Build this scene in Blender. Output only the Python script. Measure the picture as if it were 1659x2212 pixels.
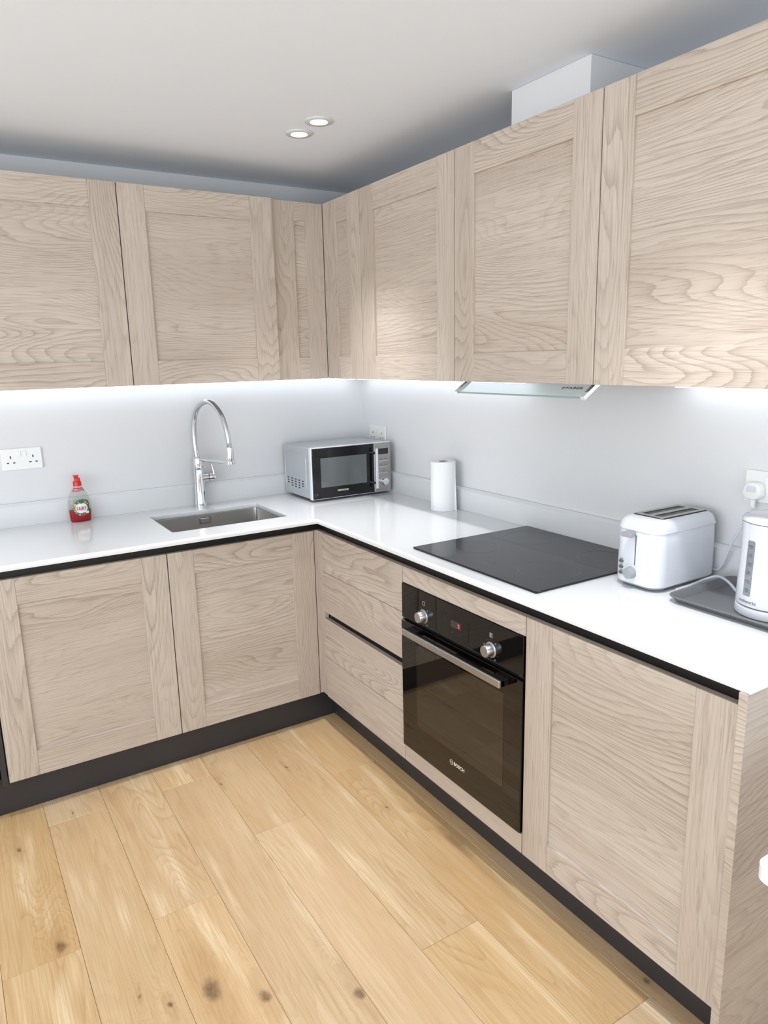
import bpy, bmesh, math, random
from mathutils import Vector, Matrix

random.seed(7)
S = bpy.context.scene
for o in list(bpy.data.objects):
    bpy.data.objects.remove(o, do_unlink=True)
COL = S.collection
PI = math.pi

# ------------------------------------------------------------------ camera
CAM = Vector((-1.8425, -3.1648, 1.5288))
YAW, PITCH, ROLL, FPX = -0.5546, -0.2105, -0.0225, 1552.5
fw = Vector((-math.sin(YAW) * math.cos(PITCH), math.cos(YAW) * math.cos(PITCH), math.sin(PITCH)))
rt = Vector((math.cos(YAW), math.sin(YAW), 0))
up = rt.cross(fw)
rt, up = math.cos(ROLL) * rt + math.sin(ROLL) * up, math.cos(ROLL) * up - math.sin(ROLL) * rt
cd = bpy.data.cameras.new('camera')
cam = bpy.data.objects.new('camera', cd)
COL.objects.link(cam)
m = Matrix((rt, up, -fw)).transposed().to_4x4()
m.translation = CAM
cam.matrix_world = m
cd.sensor_fit = 'HORIZONTAL'
cd.sensor_width = 36
cd.lens = 36 * FPX / 1659
cd.clip_start = 0.02
S.camera = cam

# ------------------------------------------------------------------ world, lights, exposure
S.view_settings.view_transform = 'Standard'
S.view_settings.look = 'None'
S.view_settings.gamma = 1
S.view_settings.use_curve_mapping = False
S.view_settings.exposure = -0.43

W = bpy.data.worlds.new('world')
S.world = W
W.use_nodes = True
bg = W.node_tree.nodes['Background']
bg.inputs[0].default_value = (0.75, 0.85, 1.0, 1)
bg.inputs[1].default_value = 1.5

def area(name, loc, rot, sx, sy, power, color):
    l = bpy.data.lights.new(name, 'AREA')
    l.shape = 'RECTANGLE'; l.size = sx; l.size_y = sy
    l.energy = power; l.color = color
    o = bpy.data.objects.new(name, l)
    o.location = loc; o.rotation_euler = rot
    COL.objects.link(o)
    return o
# daylight through the big living-room window behind the camera, and the one in the left wall
area('window_daylight', (-2.3, -5.93, 1.25), (math.radians(114), 0, 0), 3.4, 1.8, 86, (0.93, 0.965, 1.0))
area('side_window_daylight', (-4.53, -2.95, 1.3), (math.radians(114), 0, math.radians(-90)), 3.2, 1.6, 122, (0.93, 0.965, 1.0))
DOWNLIGHT_W = 48.0
LED_STRENGTH = 6.5

S.cycles.caustics_reflective = False
S.cycles.caustics_refractive = False
S.cycles.max_bounces = 8
S.cycles.diffuse_bounces = 4

# ------------------------------------------------------------------ material helpers
def new_mat(name):
    m = bpy.data.materials.new(name)
    m.use_nodes = True
    nt = m.node_tree
    b = nt.nodes['Principled BSDF']
    return m, nt, b

def lin(c):
    return tuple(((x / 255) / 12.92 if x / 255 <= 0.04045 else ((x / 255 + 0.055) / 1.055) ** 2.4) for x in c) + (1,)

def plain(name, rgb, rough=0.5, metal=0.0, spec=0.5, coat=0.0, ior=1.5, bump=0.0, bump_scale=300, trans=0.0, emit=None, estr=0.0, var=0.0):
    m, nt, b = new_mat(name)
    b.inputs['Base Color'].default_value = lin(rgb)
    b.inputs['Roughness'].default_value = rough
    b.inputs['Metallic'].default_value = metal
    b.inputs['Specular IOR Level'].default_value = spec
    b.inputs['Coat Weight'].default_value = coat
    b.inputs['Coat Roughness'].default_value = 0.03
    b.inputs['IOR'].default_value = ior
    b.inputs['Transmission Weight'].default_value = trans
    if emit:
        b.inputs['Emission Color'].default_value = lin(emit)
        b.inputs['Emission Strength'].default_value = estr
    tc = nt.nodes.new('ShaderNodeTexCoord')
    n = nt.nodes.new('ShaderNodeTexNoise')
    n.inputs['Scale'].default_value = bump_scale
    n.inputs['Detail'].default_value = 3
    nt.links.new(tc.outputs['Object'], n.inputs['Vector'])
    if var > 0:
        mx = nt.nodes.new('ShaderNodeMix'); mx.data_type = 'RGBA'
        c = lin(rgb)
        mx.inputs[6].default_value = tuple(x * (1 - var) for x in c[:3]) + (1,)
        mx.inputs[7].default_value = tuple(min(1, x * (1 + var)) for x in c[:3]) + (1,)
        nt.links.new(n.outputs['Fac'], mx.inputs[0])
        nt.links.new(mx.outputs[2], b.inputs['Base Color'])
    if bump > 0:
        bp = nt.nodes.new('ShaderNodeBump')
        bp.inputs['Strength'].default_value = bump
        bp.inputs['Distance'].default_value = 0.001
        nt.links.new(n.outputs['Fac'], bp.inputs['Height'])
        nt.links.new(bp.outputs['Normal'], b.inputs['Normal'])
    return m

class NG:
    """tiny node-graph helper"""
    def __init__(s, nt): s.nt = nt
    def n(s, t, **kw):
        x = s.nt.nodes.new(t)
        for k, v in kw.items(): setattr(x, k, v)
        return x
    def link(s, a, b): s.nt.links.new(a, b)
    def val(s, sock, v):
        if hasattr(v, 'is_output') or hasattr(v, 'links'): s.link(v, sock)
        else: sock.default_value = v
    def math(s, op, a, b=0.0, c=None, clamp=False):
        x = s.n('ShaderNodeMath', operation=op, use_clamp=clamp)
        s.val(x.inputs[0], a); s.val(x.inputs[1], b)
        if c is not None: s.val(x.inputs[2], c)
        return x.outputs[0]
    def vec(s, op, a, b):
        x = s.n('ShaderNodeVectorMath', operation=op)
        s.val(x.inputs[0], a); s.val(x.inputs[1], b)
        return x.outputs['Value'] if op in ('LENGTH', 'DISTANCE', 'DOT_PRODUCT') else x.outputs[0]
    def noise(s, v, scale=1, detail=2, rough=0.5, dist=0.0):
        x = s.n('ShaderNodeTexNoise')
        s.link(v, x.inputs['Vector'])
        x.inputs['Scale'].default_value = scale; x.inputs['Detail'].default_value = detail
        x.inputs['Roughness'].default_value = rough; x.inputs['Distortion'].default_value = dist
        return x.outputs['Fac']
    def maprange(s, v, a, b, c, d, smooth=True):
        x = s.n('ShaderNodeMapRange', interpolation_type='SMOOTHSTEP' if smooth else 'LINEAR')
        s.val(x.inputs[0], v)
        for i, q in enumerate((a, b, c, d)): x.inputs[1 + i].default_value = q
        return x.outputs[0]
    def mix(s, f, a, b):
        x = s.n('ShaderNodeMix', data_type='RGBA')
        s.val(x.inputs[0], f)
        s.val(x.inputs[6], a); s.val(x.inputs[7], b)
        return x.outputs[2]

def wood(name, axis, light, mid, dark, rough=0.5, rings=30.0):
    """oak-effect board, grain along one object axis, every board offset at random"""
    m, nt, b = new_mat(name)
    g = NG(nt)
    tc = g.n('ShaderNodeTexCoord'); oi = g.n('ShaderNodeObjectInfo')
    sep = g.n('ShaderNodeSeparateXYZ'); g.link(tc.outputs['Object'], sep.inputs[0])
    order = {'x': (0, 1, 2), 'y': (1, 0, 2), 'z': (2, 0, 1)}[axis]
    com = g.n('ShaderNodeCombineXYZ')
    for i, k in enumerate(order): g.link(sep.outputs[k], com.inputs[i])
    off = g.n('ShaderNodeCombineXYZ')
    for i, k in enumerate((41.0, 23.0, 67.0)): g.link(g.math('MULTIPLY', oi.outputs['Random'], k), off.inputs[i])
    p = g.vec('ADD', com.outputs[0], off.outputs[0])
    # slow wander of the grain
    wv = g.noise(g.vec('MULTIPLY', p, (2.2, 9.0, 9.0)), 1, 2)
    field = g.noise(g.vec('MULTIPLY', p, (1.1, 6.0, 6.0)), 1, 1.0, 0.35, 0.1)
    field = g.math('ADD', field, g.math('MULTIPLY', wv, 0.10))
    sp2 = g.n('ShaderNodeSeparateXYZ'); g.link(p, sp2.inputs[0])
    field = g.math('ADD', field, g.math('MULTIPLY', g.math('ADD', sp2.outputs[1], sp2.outputs[2]), 2.2))
    jit = g.noise(g.vec('MULTIPLY', p, (9, 160, 160)), 1, 1)
    saw = g.math('FRACT', g.math('ADD', g.math('MULTIPLY', field, rings), g.math('MULTIPLY', jit, 0.28)))
    ring = g.math('POWER', saw, 3.5)
    ring = g.math('MULTIPLY', ring, g.maprange(saw, 0.93, 1.0, 1.0, 0.0))
    strength = g.maprange(g.noise(g.vec('MULTIPLY', p, (0.9, 4, 4)), 1, 1), 0.36, 0.66, 0.28, 1.0)
    ring = g.math('MULTIPLY', ring, strength)
    fib = g.noise(g.vec('MULTIPLY', p, (5, 260, 260)), 1, 2, 0.6)
    fibc = g.maprange(fib, 0.36, 0.66, 0, 1)
    pore = g.maprange(g.noise(g.vec('MULTIPLY', p, (12, 420, 420)), 1, 1), 0.60, 0.72, 0, 1)
    tone = g.noise(g.vec('MULTIPLY', p, (0.7, 6, 6)), 1, 1)
    tonec = g.maprange(tone, 0.3, 0.7, 0, 1)
    col = g.mix(g.math('MULTIPLY', tonec, 0.75), light, mid)
    col = g.mix(g.math('MULTIPLY', fibc, 0.45), col, mid)
    col = g.mix(g.math('MULTIPLY', g.maprange(fib, 0.50, 0.70, 0, 1), 0.22), col, dark)
    col = g.mix(g.math('MULTIPLY', ring, 0.70), col, dark)
    col = g.mix(g.math('MULTIPLY', pore, 0.42), col, dark)
    g.link(col, b.inputs['Base Color'])
    b.inputs['Roughness'].default_value = rough
    b.inputs['Specular IOR Level'].default_value = 0.35
    h = fib
    bp = g.n('ShaderNodeBump'); bp.inputs['Strength'].default_value = 0.16; bp.inputs['Distance'].default_value = 0.0008
    g.link(h, bp.inputs['Height']); g.link(bp.outputs[0], b.inputs['Normal'])
    return m

KNOTS = [(-1.438, -1.649, .030, .052), (-1.332, -1.734, .017, .026), (-1.135, -1.857, .015, .026), (-1.787, -.784, .010, .020),
         (-1.736, -1.289, .018, .032), (-1.593, -1.566, .007, .010), (-1.537, -1.628, .009, .012), (-1.113, -.800, .007, .014),
         (-.866, -.832, .009, .014), (-.679, -1.259, .006, .009), (-.518, -2.215, .011, .014), (-1.607, -.675, .006, .010)]

def floor_wood(knots=()):
    m, nt, b = new_mat('oak_plank')
    g = NG(nt)
    geo = g.n('ShaderNodeNewGeometry'); oi = g.n('ShaderNodeObjectInfo')
    pos = geo.outputs['Position']
    core = 0.0; halo = 0.0
    if knots:
        wn = g.n('ShaderNodeTexNoise'); wn.inputs['Scale'].default_value = 22.0; wn.inputs['Detail'].default_value = 2
        g.link(pos, wn.inputs['Vector'])
        pk = g.vec('ADD', pos, g.vec('MULTIPLY', g.vec('SUBTRACT', wn.outputs['Color'], (0.5, 0.5, 0.5)), (0.022, 0.03, 0.0)))
        pw = g.vec('ADD', pos, g.vec('MULTIPLY', g.vec('SUBTRACT', wn.outputs['Color'], (0.5, 0.5, 0.5)), (0.03, 0.12, 0.0)))
    for (x, y, rx, ry) in knots:
        d = g.vec('MULTIPLY', g.vec('SUBTRACT', pk, (x, y, 0)), (1 / rx, 1 / ry, 0))
        d = g.vec('LENGTH', d, (0, 0, 0))
        c = g.maprange(d, 0.2, 1.0, 1, 0)
        d2 = g.vec('MULTIPLY', g.vec('SUBTRACT', pw, (x, y, 0)), (0.5 / rx, 0.17 / ry, 0))
        h = g.maprange(g.vec('LENGTH', d2, (0, 0, 0)), 0.1, 1.9, 1, 0)
        core = g.math('MAXIMUM', core, c); halo = g.math('MAXIMUM', halo, h)
    sep = g.n('ShaderNodeSeparateXYZ'); g.link(pos, sep.inputs[0])
    com = g.n('ShaderNodeCombineXYZ')
    g.link(sep.outputs[1], com.inputs[0]); g.link(sep.outputs[0], com.inputs[1])
    off = g.n('ShaderNodeCombineXYZ')
    for i, k in enumerate((31.0, 57.0, 83.0)): g.link(g.math('MULTIPLY', oi.outputs['Random'], k), off.inputs[i])
    p = g.vec('ADD', com.outputs[0], off.outputs[0])
    wv = g.noise(g.vec('MULTIPLY', p, (2.0, 6.0, 1)), 1, 2)
    field = g.noise(g.vec('MULTIPLY', p, (0.9, 7.5, 1)), 1, 1.5, 0.45, 0.25)
    field = g.math('ADD', field, g.math('MULTIPLY', wv, 0.3))
    field = g.math('ADD', field, g.math('MULTIPLY', halo, 0.22))
    jit = g.noise(g.vec('MULTIPLY', p, (9, 150, 1)), 1, 2)
    saw = g.math('FRACT', g.math('ADD', g.math('MULTIPLY', field, 22.0), g.math('MULTIPLY', jit, 0.3)))
    ring = g.math('MULTIPLY', g.math('POWER', saw, 2.5), g.maprange(saw, 0.92, 1.0, 1.0, 0.0))
    ring = g.math('MULTIPLY', ring, g.maprange(g.noise(g.vec('MULTIPLY', p, (1.2, 5, 1)), 1, 1), 0.38, 0.65, 0.12, 1.0))
    fib = g.noise(g.vec('MULTIPLY', p, (6, 240, 1)), 1, 3, 0.6)
    fibc = g.maprange(fib, 0.36, 0.66, 0, 1)
    tonec = g.maprange(g.noise(g.vec('MULTIPLY', p, (1.2, 8, 1)), 1, 2), 0.3, 0.7, 0, 1)
    pale = g.maprange(g.noise(g.vec('MULTIPLY', g.vec('ADD', p, (3, 9, 2)), (1.6, 13, 1)), 1, 2), 0.55, 0.72, 0, 1)
    light, mid, dark = lin((218, 190, 151)), lin((206, 172, 129)), lin((164, 126, 84))
    col = g.mix(g.math('MULTIPLY', tonec, 0.8), light, mid)
    col = g.mix(g.math('MULTIPLY', pale, 0.7), col, lin((240, 219, 184)))
    col = g.mix(g.math('MULTIPLY', fibc, 0.50), col, lin((191, 155, 111)))
    col = g.mix(g.math('MULTIPLY', ring, 0.42), col, dark)
    col = g.mix(g.math('MULTIPLY', g.maprange(halo, 0.55, 1.0, 0, 1), 0.30), col, dark)
    crk = g.maprange(g.noise(g.vec('MULTIPLY', p, (70, 130, 1)), 1, 3), 0.42, 0.62, 0.80, 1)
    col = g.mix(g.math('MULTIPLY', core, g.math('MULTIPLY', crk, 0.78)), col, lin((92, 68, 48)))
    # plank to plank tone
    hs = g.n('ShaderNodeHueSaturation')
    g.link(col, hs.inputs['Color'])
    g.link(g.math('ADD', 0.94, g.math('MULTIPLY', oi.outputs['Random'], 0.11)), hs.inputs['Value'])
    r2 = g.math('FRACT', g.math('MULTIPLY', oi.outputs['Random'], 7.31))
    g.link(g.math('ADD', 0.9, g.math('MULTIPLY', r2, 0.2)), hs.inputs['Saturation'])
    g.link(hs.outputs[0], b.inputs['Base Color'])
    b.inputs['Roughness'].default_value = 0.42
    b.inputs['Specular IOR Level'].default_value = 0.4
    bp = g.n('ShaderNodeBump'); bp.inputs['Strength'].default_value = 0.15; bp.inputs['Distance'].default_value = 0.001
    g.link(fib, bp.inputs['Height']); g.link(bp.outputs[0], b.inputs['Normal'])
    return m

WL, WM, WD = lin((201, 189, 177)), lin((185, 171, 158)), lin((138, 121, 107))
M = {}
for ax in 'xyz':
    M['wood_' + ax] = wood('oak_laminate_' + ax, ax, WL, WM, WD)
M['plank'] = floor_wood()
M['wall'] = plain('wall_paint', (222, 222, 223), 0.55, spec=0.3)
M['ceiling'] = plain('ceiling_paint', (237, 243, 252), 0.8, spec=0.2)
M['quartz'] = plain('white_quartz', (225, 227, 229), 0.10, spec=0.5, var=0.012, bump_scale=600)
M['upstand'] = plain('white_quartz_upstand', (220, 221, 223), 0.22, var=0.012, bump_scale=600)
M['rail'] = plain('black_rail', (24, 24, 26), 0.35, metal=0.3)
M['plinth'] = plain('anthracite_plinth', (49, 48, 51), 0.4, var=0.03, bump_scale=30)
M['gap'] = plain('dark_carcass_inside', (40, 36, 34), 0.8)
M['chrome'] = plain('chrome', (235, 237, 240), 0.05, metal=1.0)
M['steel'] = plain('brushed_steel', (176, 172, 167), 0.26, metal=1.0, bump=0.05, bump_scale=500)
M['satin'] = plain('satin_aluminium', (196, 196, 198), 0.34, metal=1.0)
M['hose'] = plain('ribbed_chrome_hose', (205, 207, 210), 0.2, metal=1.0)
M['black_glass'] = plain('black_glass', (12, 11, 11), 0.03, ior=1.48)
M['oven_glass'] = plain('oven_door_glass', (9, 7, 5), 0.02, ior=1.54)
M['oven_pane'] = plain('oven_inner_pane', (36, 29, 22), 0.03, ior=1.62)
M['hob_glass'] = plain('hob_glass', (18, 19, 22), 0.05, ior=1.38)
M['black'] = plain('black_plastic', (16, 16, 17), 0.35)
M['darkgrey'] = plain('dark_grey_plastic', (92, 94, 94), 0.5)
M['midgrey'] = plain('mid_grey_plastic', (150, 152, 156), 0.45)
M['hob_mark'] = plain('hob_print', (92, 94, 98), 0.3)
M['print_white'] = plain('white_print', (225, 222, 210), 0.5)
M['print_dim'] = plain('dim_print', (120, 118, 112), 0.5)
M['print_dark'] = plain('dark_print', (62, 66, 74), 0.5)
M['white_gloss'] = plain('white_gloss_plastic', (213, 215, 222), 0.12)
M['white_plastic'] = plain('white_socket_plastic', (236, 236, 234), 0.25)
M['mw_silver'] = plain('silver_paint', (186, 189, 194), 0.30, metal=0.35)
M['mw_bezel'] = plain('pale_silver_bezel', (222, 225, 230), 0.25, metal=0.15)
M['mw_window'] = plain('microwave_mesh_window', (88, 92, 92), 0.06, ior=1.7, bump=0.0)
M['paper'] = plain('kitchen_paper', (240, 240, 240), 0.95, spec=0.1, bump=0.25, bump_scale=220)
M['card'] = plain('cardboard_core', (120, 96, 84), 0.9)
M['tray'] = plain('grey_tray', (112, 114, 117), 0.42, metal=0.2)
M['red_cap'] = plain('red_cap', (206, 30, 38), 0.3)
M['red_label'] = plain('red_label', (205, 40, 46), 0.4)
M['green_label'] = plain('green_label', (36, 104, 66), 0.4)
M['white_label'] = plain('white_label', (226, 236, 240), 0.4)
M['leaf'] = plain('leaf_print', (44, 120, 40), 0.4)
M['orange'] = plain('orange_print', (236, 176, 104), 0.4)
M['pink'] = plain('pink_print', (232, 112, 100), 0.4)
M['lime'] = plain('lime_print', (190, 200, 96), 0.4)
M['liquid'] = plain('red_washing_up_liquid', (214, 40, 52), 0.08, trans=0.45, ior=1.2)
M['red_led'] = plain('red_digit', (255, 60, 60), 0.5, emit=(255, 50, 50), estr=3.0)
M['lcd'] = plain('dark_lcd', (40, 36, 38), 0.2)
M['lcd_oven'] = plain('oven_lcd', (58, 54, 54), 0.2)
M['lens'] = plain('lamp_lens', (255, 255, 255), 0.4, emit=(255, 253, 248), estr=12.0)
M['led'] = plain('led_diffuser', (255, 255, 255), 0.4, emit=(228, 241, 255), estr=LED_STRENGTH)
M['table'] = plain('white_table', (236, 237, 242), 0.3)
M['hole'] = plain('socket_hole', (70, 62, 58), 0.7)

def clear(name, tint, ior=1.45, fac=0.85):
    m, nt, b = new_mat(name)
    g = NG(nt)
    out = nt.nodes['Material Output']
    tr = g.n('ShaderNodeBsdfTransparent'); tr.inputs[0].default_value = lin(tint)
    gl = g.n('ShaderNodeBsdfGlossy'); gl.inputs['Roughness'].default_value = 0.03
    fr = g.n('ShaderNodeFresnel'); fr.inputs[0].default_value = ior
    bf = g.n('ShaderNodeNewGeometry')
    fac_ = g.math('MULTIPLY', fr.outputs[0], g.math('SUBTRACT', 1.0, bf.outputs['Backfacing']))
    mx = g.n('ShaderNodeMixShader')
    g.link(fac_, mx.inputs[0]); g.link(tr.outputs[0], mx.inputs[1]); g.link(gl.outputs[0], mx.inputs[2])
    g.link(mx.outputs[0], out.inputs['Surface'])
    return m
M['glass'] = clear('clear_glass', (249, 253, 253))
M['glass_edge'] = plain('green_glass_edge', (150, 190, 186), 0.1, trans=0.3)
M['pet'] = clear('clear_bottle_plastic', (243, 245, 243), 1.32)
M['gauge'] = plain('kettle_gauge', (128, 132, 138), 0.08, coat=0.5)

# ------------------------------------------------------------------ mesh helpers
def wloc(parent):
    l = Vector((0, 0, 0))
    while parent is not None:
        l += Vector(parent.location); parent = parent.parent
    return l

def link(name, me, mat, parent, center, smooth=False):
    if mat is not None:
        me.materials.append(M[mat] if isinstance(mat, str) else mat)
    if smooth:
        for f in me.polygons: f.use_smooth = True
    o = bpy.data.objects.new(name, me)
    COL.objects.link(o)
    if parent is not None: o.parent = parent
    o.location = Vector(center) - wloc(parent)
    return o

def from_bm(name, bm, mat, parent=None, smooth=False, center=None):
    """bm holds world coordinates; the object's origin goes to the middle of its bounds"""
    bmesh.ops.recalc_face_normals(bm, faces=bm.faces)
    xs = [v.co for v in bm.verts]
    if center is None:
        center = Vector([(min(v[i] for v in xs) + max(v[i] for v in xs)) / 2 for i in range(3)])
    center = Vector(center)
    for v in bm.verts: v.co -= center
    me = bpy.data.meshes.new(name)
    bm.to_mesh(me); bm.free()
    return link(name, me, mat, parent, center, smooth)

def add_box(bm, lo, hi, bevel=0.0, seg=1):
    lo = [min(a, b) for a, b in zip(lo, hi)] if True else lo
    c = [(a + b) / 2 for a, b in zip(lo, hi)]
    return lo, c

def box_bm(bm, a, b, bevel=0.0, seg=2):
    lo = Vector([min(x, y) for x, y in zip(a, b)]); hi = Vector([max(x, y) for x, y in zip(a, b)])
    r = bmesh.ops.create_cube(bm, size=1.0)
    vs = r['verts']
    d = hi - lo; c = (hi + lo) / 2
    for v in vs: v.co = Vector((v.co.x * d.x, v.co.y * d.y, v.co.z * d.z)) + c
    if bevel > 0:
        es = list({e for v in vs for e in v.link_edges})
        bmesh.ops.bevel(bm, geom=es, offset=min(bevel, min(d) * 0.45), segments=seg, affect='EDGES', profile=0.5)

def box(name, a, b, mat, parent=None, bevel=0.0008, seg=1):
    bm = bmesh.new(); box_bm(bm, a, b, bevel, seg)
    return from_bm(name, bm, mat, parent)

def boxes(name, lst, mat, parent=None, bevel=0.0):
    bm = bmesh.new()
    for a, b in lst: box_bm(bm, a, b, bevel, 1)
    return from_bm(name, bm, mat, parent)

def rrect(cx, cy, hx, hy, r, n=6):
    r = min(r, hx * 0.999, hy * 0.999)
    pts = []
    for (sx, sy, a0) in ((1, 1, 0), (-1, 1, 90), (-1, -1, 180), (1, -1, 270)):
        for k in range(n + 1):
            a = math.radians(a0 + 90 * k / n)
            pts.append((cx + sx * (hx - r) + r * math.cos(a), cy + sy * (hy - r) + r * math.sin(a)))
    return pts

def loft_bm(bm, secs, cap0=True, cap1=True):
    rings = [[bm.verts.new(p) for p in s] for s in secs]
    n = len(rings[0])
    for a, b in zip(rings[:-1], rings[1:]):
        for i in range(n):
            bm.faces.new((a[i], a[(i + 1) % n], b[(i + 1) % n], b[i]))
    if cap0: bm.faces.new(rings[0][::-1])
    if cap1: bm.faces.new(rings[-1])

def loft(name, secs, mat, parent=None, cap0=True, cap1=True, smooth=True):
    bm = bmesh.new(); loft_bm(bm, secs, cap0, cap1)
    return autosmooth(from_bm(name, bm, mat, parent), smooth)

def autosmooth(o, smooth=True, ang=35):
    if smooth:
        me = o.data
        bm = bmesh.new(); bm.from_mesh(me)
        for f in bm.faces: f.smooth = True
        for e in bm.edges:
            if len(e.link_faces) == 2 and e.calc_face_angle(0) > math.radians(ang): e.smooth = False
        bm.to_mesh(me); bm.free()
    return o

def basis_for(axis):
    a = Vector(axis).normalized()
    t = Vector((0, 0, 1)) if abs(a.z) < 0.9 else Vector((1, 0, 0))
    u = t.cross(a).normalized(); v = a.cross(u)
    return u, v, a

def lathe(name, base, axis, prof, mat, parent=None, n=32, cap0=True, cap1=True):
    """prof = [(radius, height along axis)...]"""
    u, v, a = basis_for(axis); base = Vector(base)
    secs = [[base + a * h + (u * math.cos(2 * PI * k / n) + v * math.sin(2 * PI * k / n)) * max(r, 1e-5) for k in range(n)] for r, h in prof]
    return loft(name, secs, mat, parent, cap0, cap1)

def catmull(pts, sub=8):
    P = [Vector(p) for p in pts]; P = [2 * P[0] - P[1]] + P + [2 * P[-1] - P[-2]]
    out = []
    for i in range(1, len(P) - 2):
        for k in range(sub):
            t = k / sub; a, b, c, d = P[i - 1], P[i], P[i + 1], P[i + 2]
            out.append(0.5 * ((2 * b) + (c - a) * t + (2 * a - 5 * b + 4 * c - d) * t * t + (3 * b - a - 3 * c + d) * t ** 3))
    out.append(P[-2]); return out

def tube(name, pts, rad, mat, parent=None, n=14, sub=8, ripple=None):
    path = catmull(pts, sub) if sub else [Vector(p) for p in pts]
    secs = []
    prev = None
    for i, q in enumerate(path):
        t = (path[min(i + 1, len(path) - 1)] - path[max(i - 1, 0)]).normalized()
        if prev is None: u, v, _ = basis_for(t)
        else:
            u = (prev - t * prev.dot(t)).normalized(); v = t.cross(u)
        prev = u
        r = rad(i / (len(path) - 1)) if callable(rad) else rad
        if ripple and ripple[0] <= i / (len(path) - 1) <= ripple[1]: r *= (1.0 if i % 2 else 0.93)
        secs.append([q + (u * math.cos(2 * PI * k / n) + v * math.sin(2 * PI * k / n)) * r for k in range(n)])
    return loft(name, secs, mat, parent)

def curve_fill(name, loops, z0, z1, mat, parent=None, bevel=0.001):
    """flat plate with holes: loops of 2D points, thickness z0..z1"""
    cu = bpy.data.curves.new(name, 'CURVE'); cu.dimensions = '2D'; cu.fill_mode = 'BOTH'
    cu.extrude = (z1 - z0) / 2 - bevel; cu.bevel_depth = bevel; cu.bevel_resolution = 1; cu.offset = -bevel
    for lp in loops:
        sp = cu.splines.new('POLY'); sp.points.add(len(lp) - 1); sp.use_cyclic_u = True
        for q, p in zip(sp.points, lp): q.co = (p[0], p[1], 0, 1)
    t = bpy.data.objects.new('t', cu); COL.objects.link(t)
    bpy.context.view_layer.update()
    me = bpy.data.meshes.new_from_object(t.evaluated_get(bpy.context.evaluated_depsgraph_get()))
    bpy.data.objects.remove(t)
    bm = bmesh.new(); bm.from_mesh(me); bpy.data.meshes.remove(me)
    for v in bm.verts: v.co.z += (z0 + z1) / 2
    bmesh.ops.remove_doubles(bm, verts=bm.verts, dist=1e-6)
    o = from_bm(name, bm, mat, parent)
    o.data.materials.clear(); o.data.materials.append(M[mat])
    return o

def text_bm(txt, size, thick=0.0003, spacing=1.0, bold=0.0):
    cu = bpy.data.curves.new('t', 'FONT'); cu.body = txt; cu.size = size; cu.align_x = 'CENTER'; cu.align_y = 'CENTER'
    cu.extrude = thick / 2; cu.space_character = spacing; cu.resolution_u = 3; cu.offset = bold
    t = bpy.data.objects.new('t', cu); COL.objects.link(t)
    bpy.context.view_layer.update()
    me = bpy.data.meshes.new_from_object(t.evaluated_get(bpy.context.evaluated_depsgraph_get()))
    bpy.data.objects.remove(t); bpy.data.curves.remove(cu)
    bm = bmesh.new(); bm.from_mesh(me); bpy.data.meshes.remove(me)
    return bm

FACE_Y = Matrix(((1, 0, 0), (0, 0, -1), (0, 1, 0)))     # text facing -y
FACE_X = Matrix(((0, 0, -1), (-1, 0, 0), (0, 1, 0)))    # text facing -x
def text(name, txt, size, loc, rot, mat, parent=None, sx=1.0, spacing=1.0, bold=0.0):
    bm = text_bm(txt, size, 0.0004, spacing, size * 0.02)
    for v in bm.verts: v.co = rot @ Vector((v.co.x * sx, v.co.y, v.co.z)) + Vector(loc)
    o = from_bm(name, bm, mat, parent)
    o.data.materials.clear(); o.data.materials.append(M[mat])
    return o

def tag(o, label=None, cat=None, group=None, kind=None):
    if label: o['label'] = label
    if cat: o['category'] = cat
    if group: o['group'] = group
    if kind: o['kind'] = kind
    return o

def thing(name, loc, label, cat, group=None):
    e = bpy.data.objects.new(name, None); e.empty_display_size = 0.05
    COL.objects.link(e); e.location = loc
    return tag(e, label, cat, group)

def struct(o): o['kind'] = 'structure'; return o

# ------------------------------------------------------------------ dimensions (metres; corner of the room at the origin)
DR, DB = 0.5742, 0.5903            # base door fronts: right run x=-DR, back run y=-DB
ZT, ZB = 0.8477, 0.1322            # base doors top/bottom
CT, CB = 0.9031, 0.8835            # worktop top/bottom
UR, UB = 0.3564, 0.3466            # wall-unit door fronts
U0, U1 = 1.4485, 2.1626
ZC = 2.2956
YD, YO1, YO2, YO3, YE = -0.6294, -1.2247, -1.8230, -2.4270, -2.4500
XL = -2.42                          # left end of the back run (out of frame)
RX0, RY0 = -4.6, -6.0               # rest of the room

# ------------------------------------------------------------------ room shell
struct(box('wall_back', (RX0 - 0.1, 0, 0), (0.1, 0.1, ZC), 'wall', None, 0))
struct(box('wall_right', (0, RY0, 0), (0.1, 0, ZC), 'wall', None, 0))
struct(boxes('wall_left', [((RX0 - 0.1, RY0, 0), (RX0, -4.7, ZC)), ((RX0 - 0.1, -1.2, 0), (RX0, 0, ZC)),
                           ((RX0 - 0.1, -4.7, 0), (RX0, -1.2, 0.45)), ((RX0 - 0.1, -4.7, 2.15), (RX0, -1.2, ZC))], 'wall'))
struct(boxes('wall_front', [((RX0 - 0.1, RY0 - 0.1, 0), (-4.1, RY0, ZC)), ((-0.5, RY0 - 0.1, 0), (0.1, RY0, ZC)),
                            ((-4.1, RY0 - 0.1, 0), (-0.5, RY0, 0.3)), ((-4.1, RY0 - 0.1, 2.18), (-0.5, RY0, ZC))], 'wall'))
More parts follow.
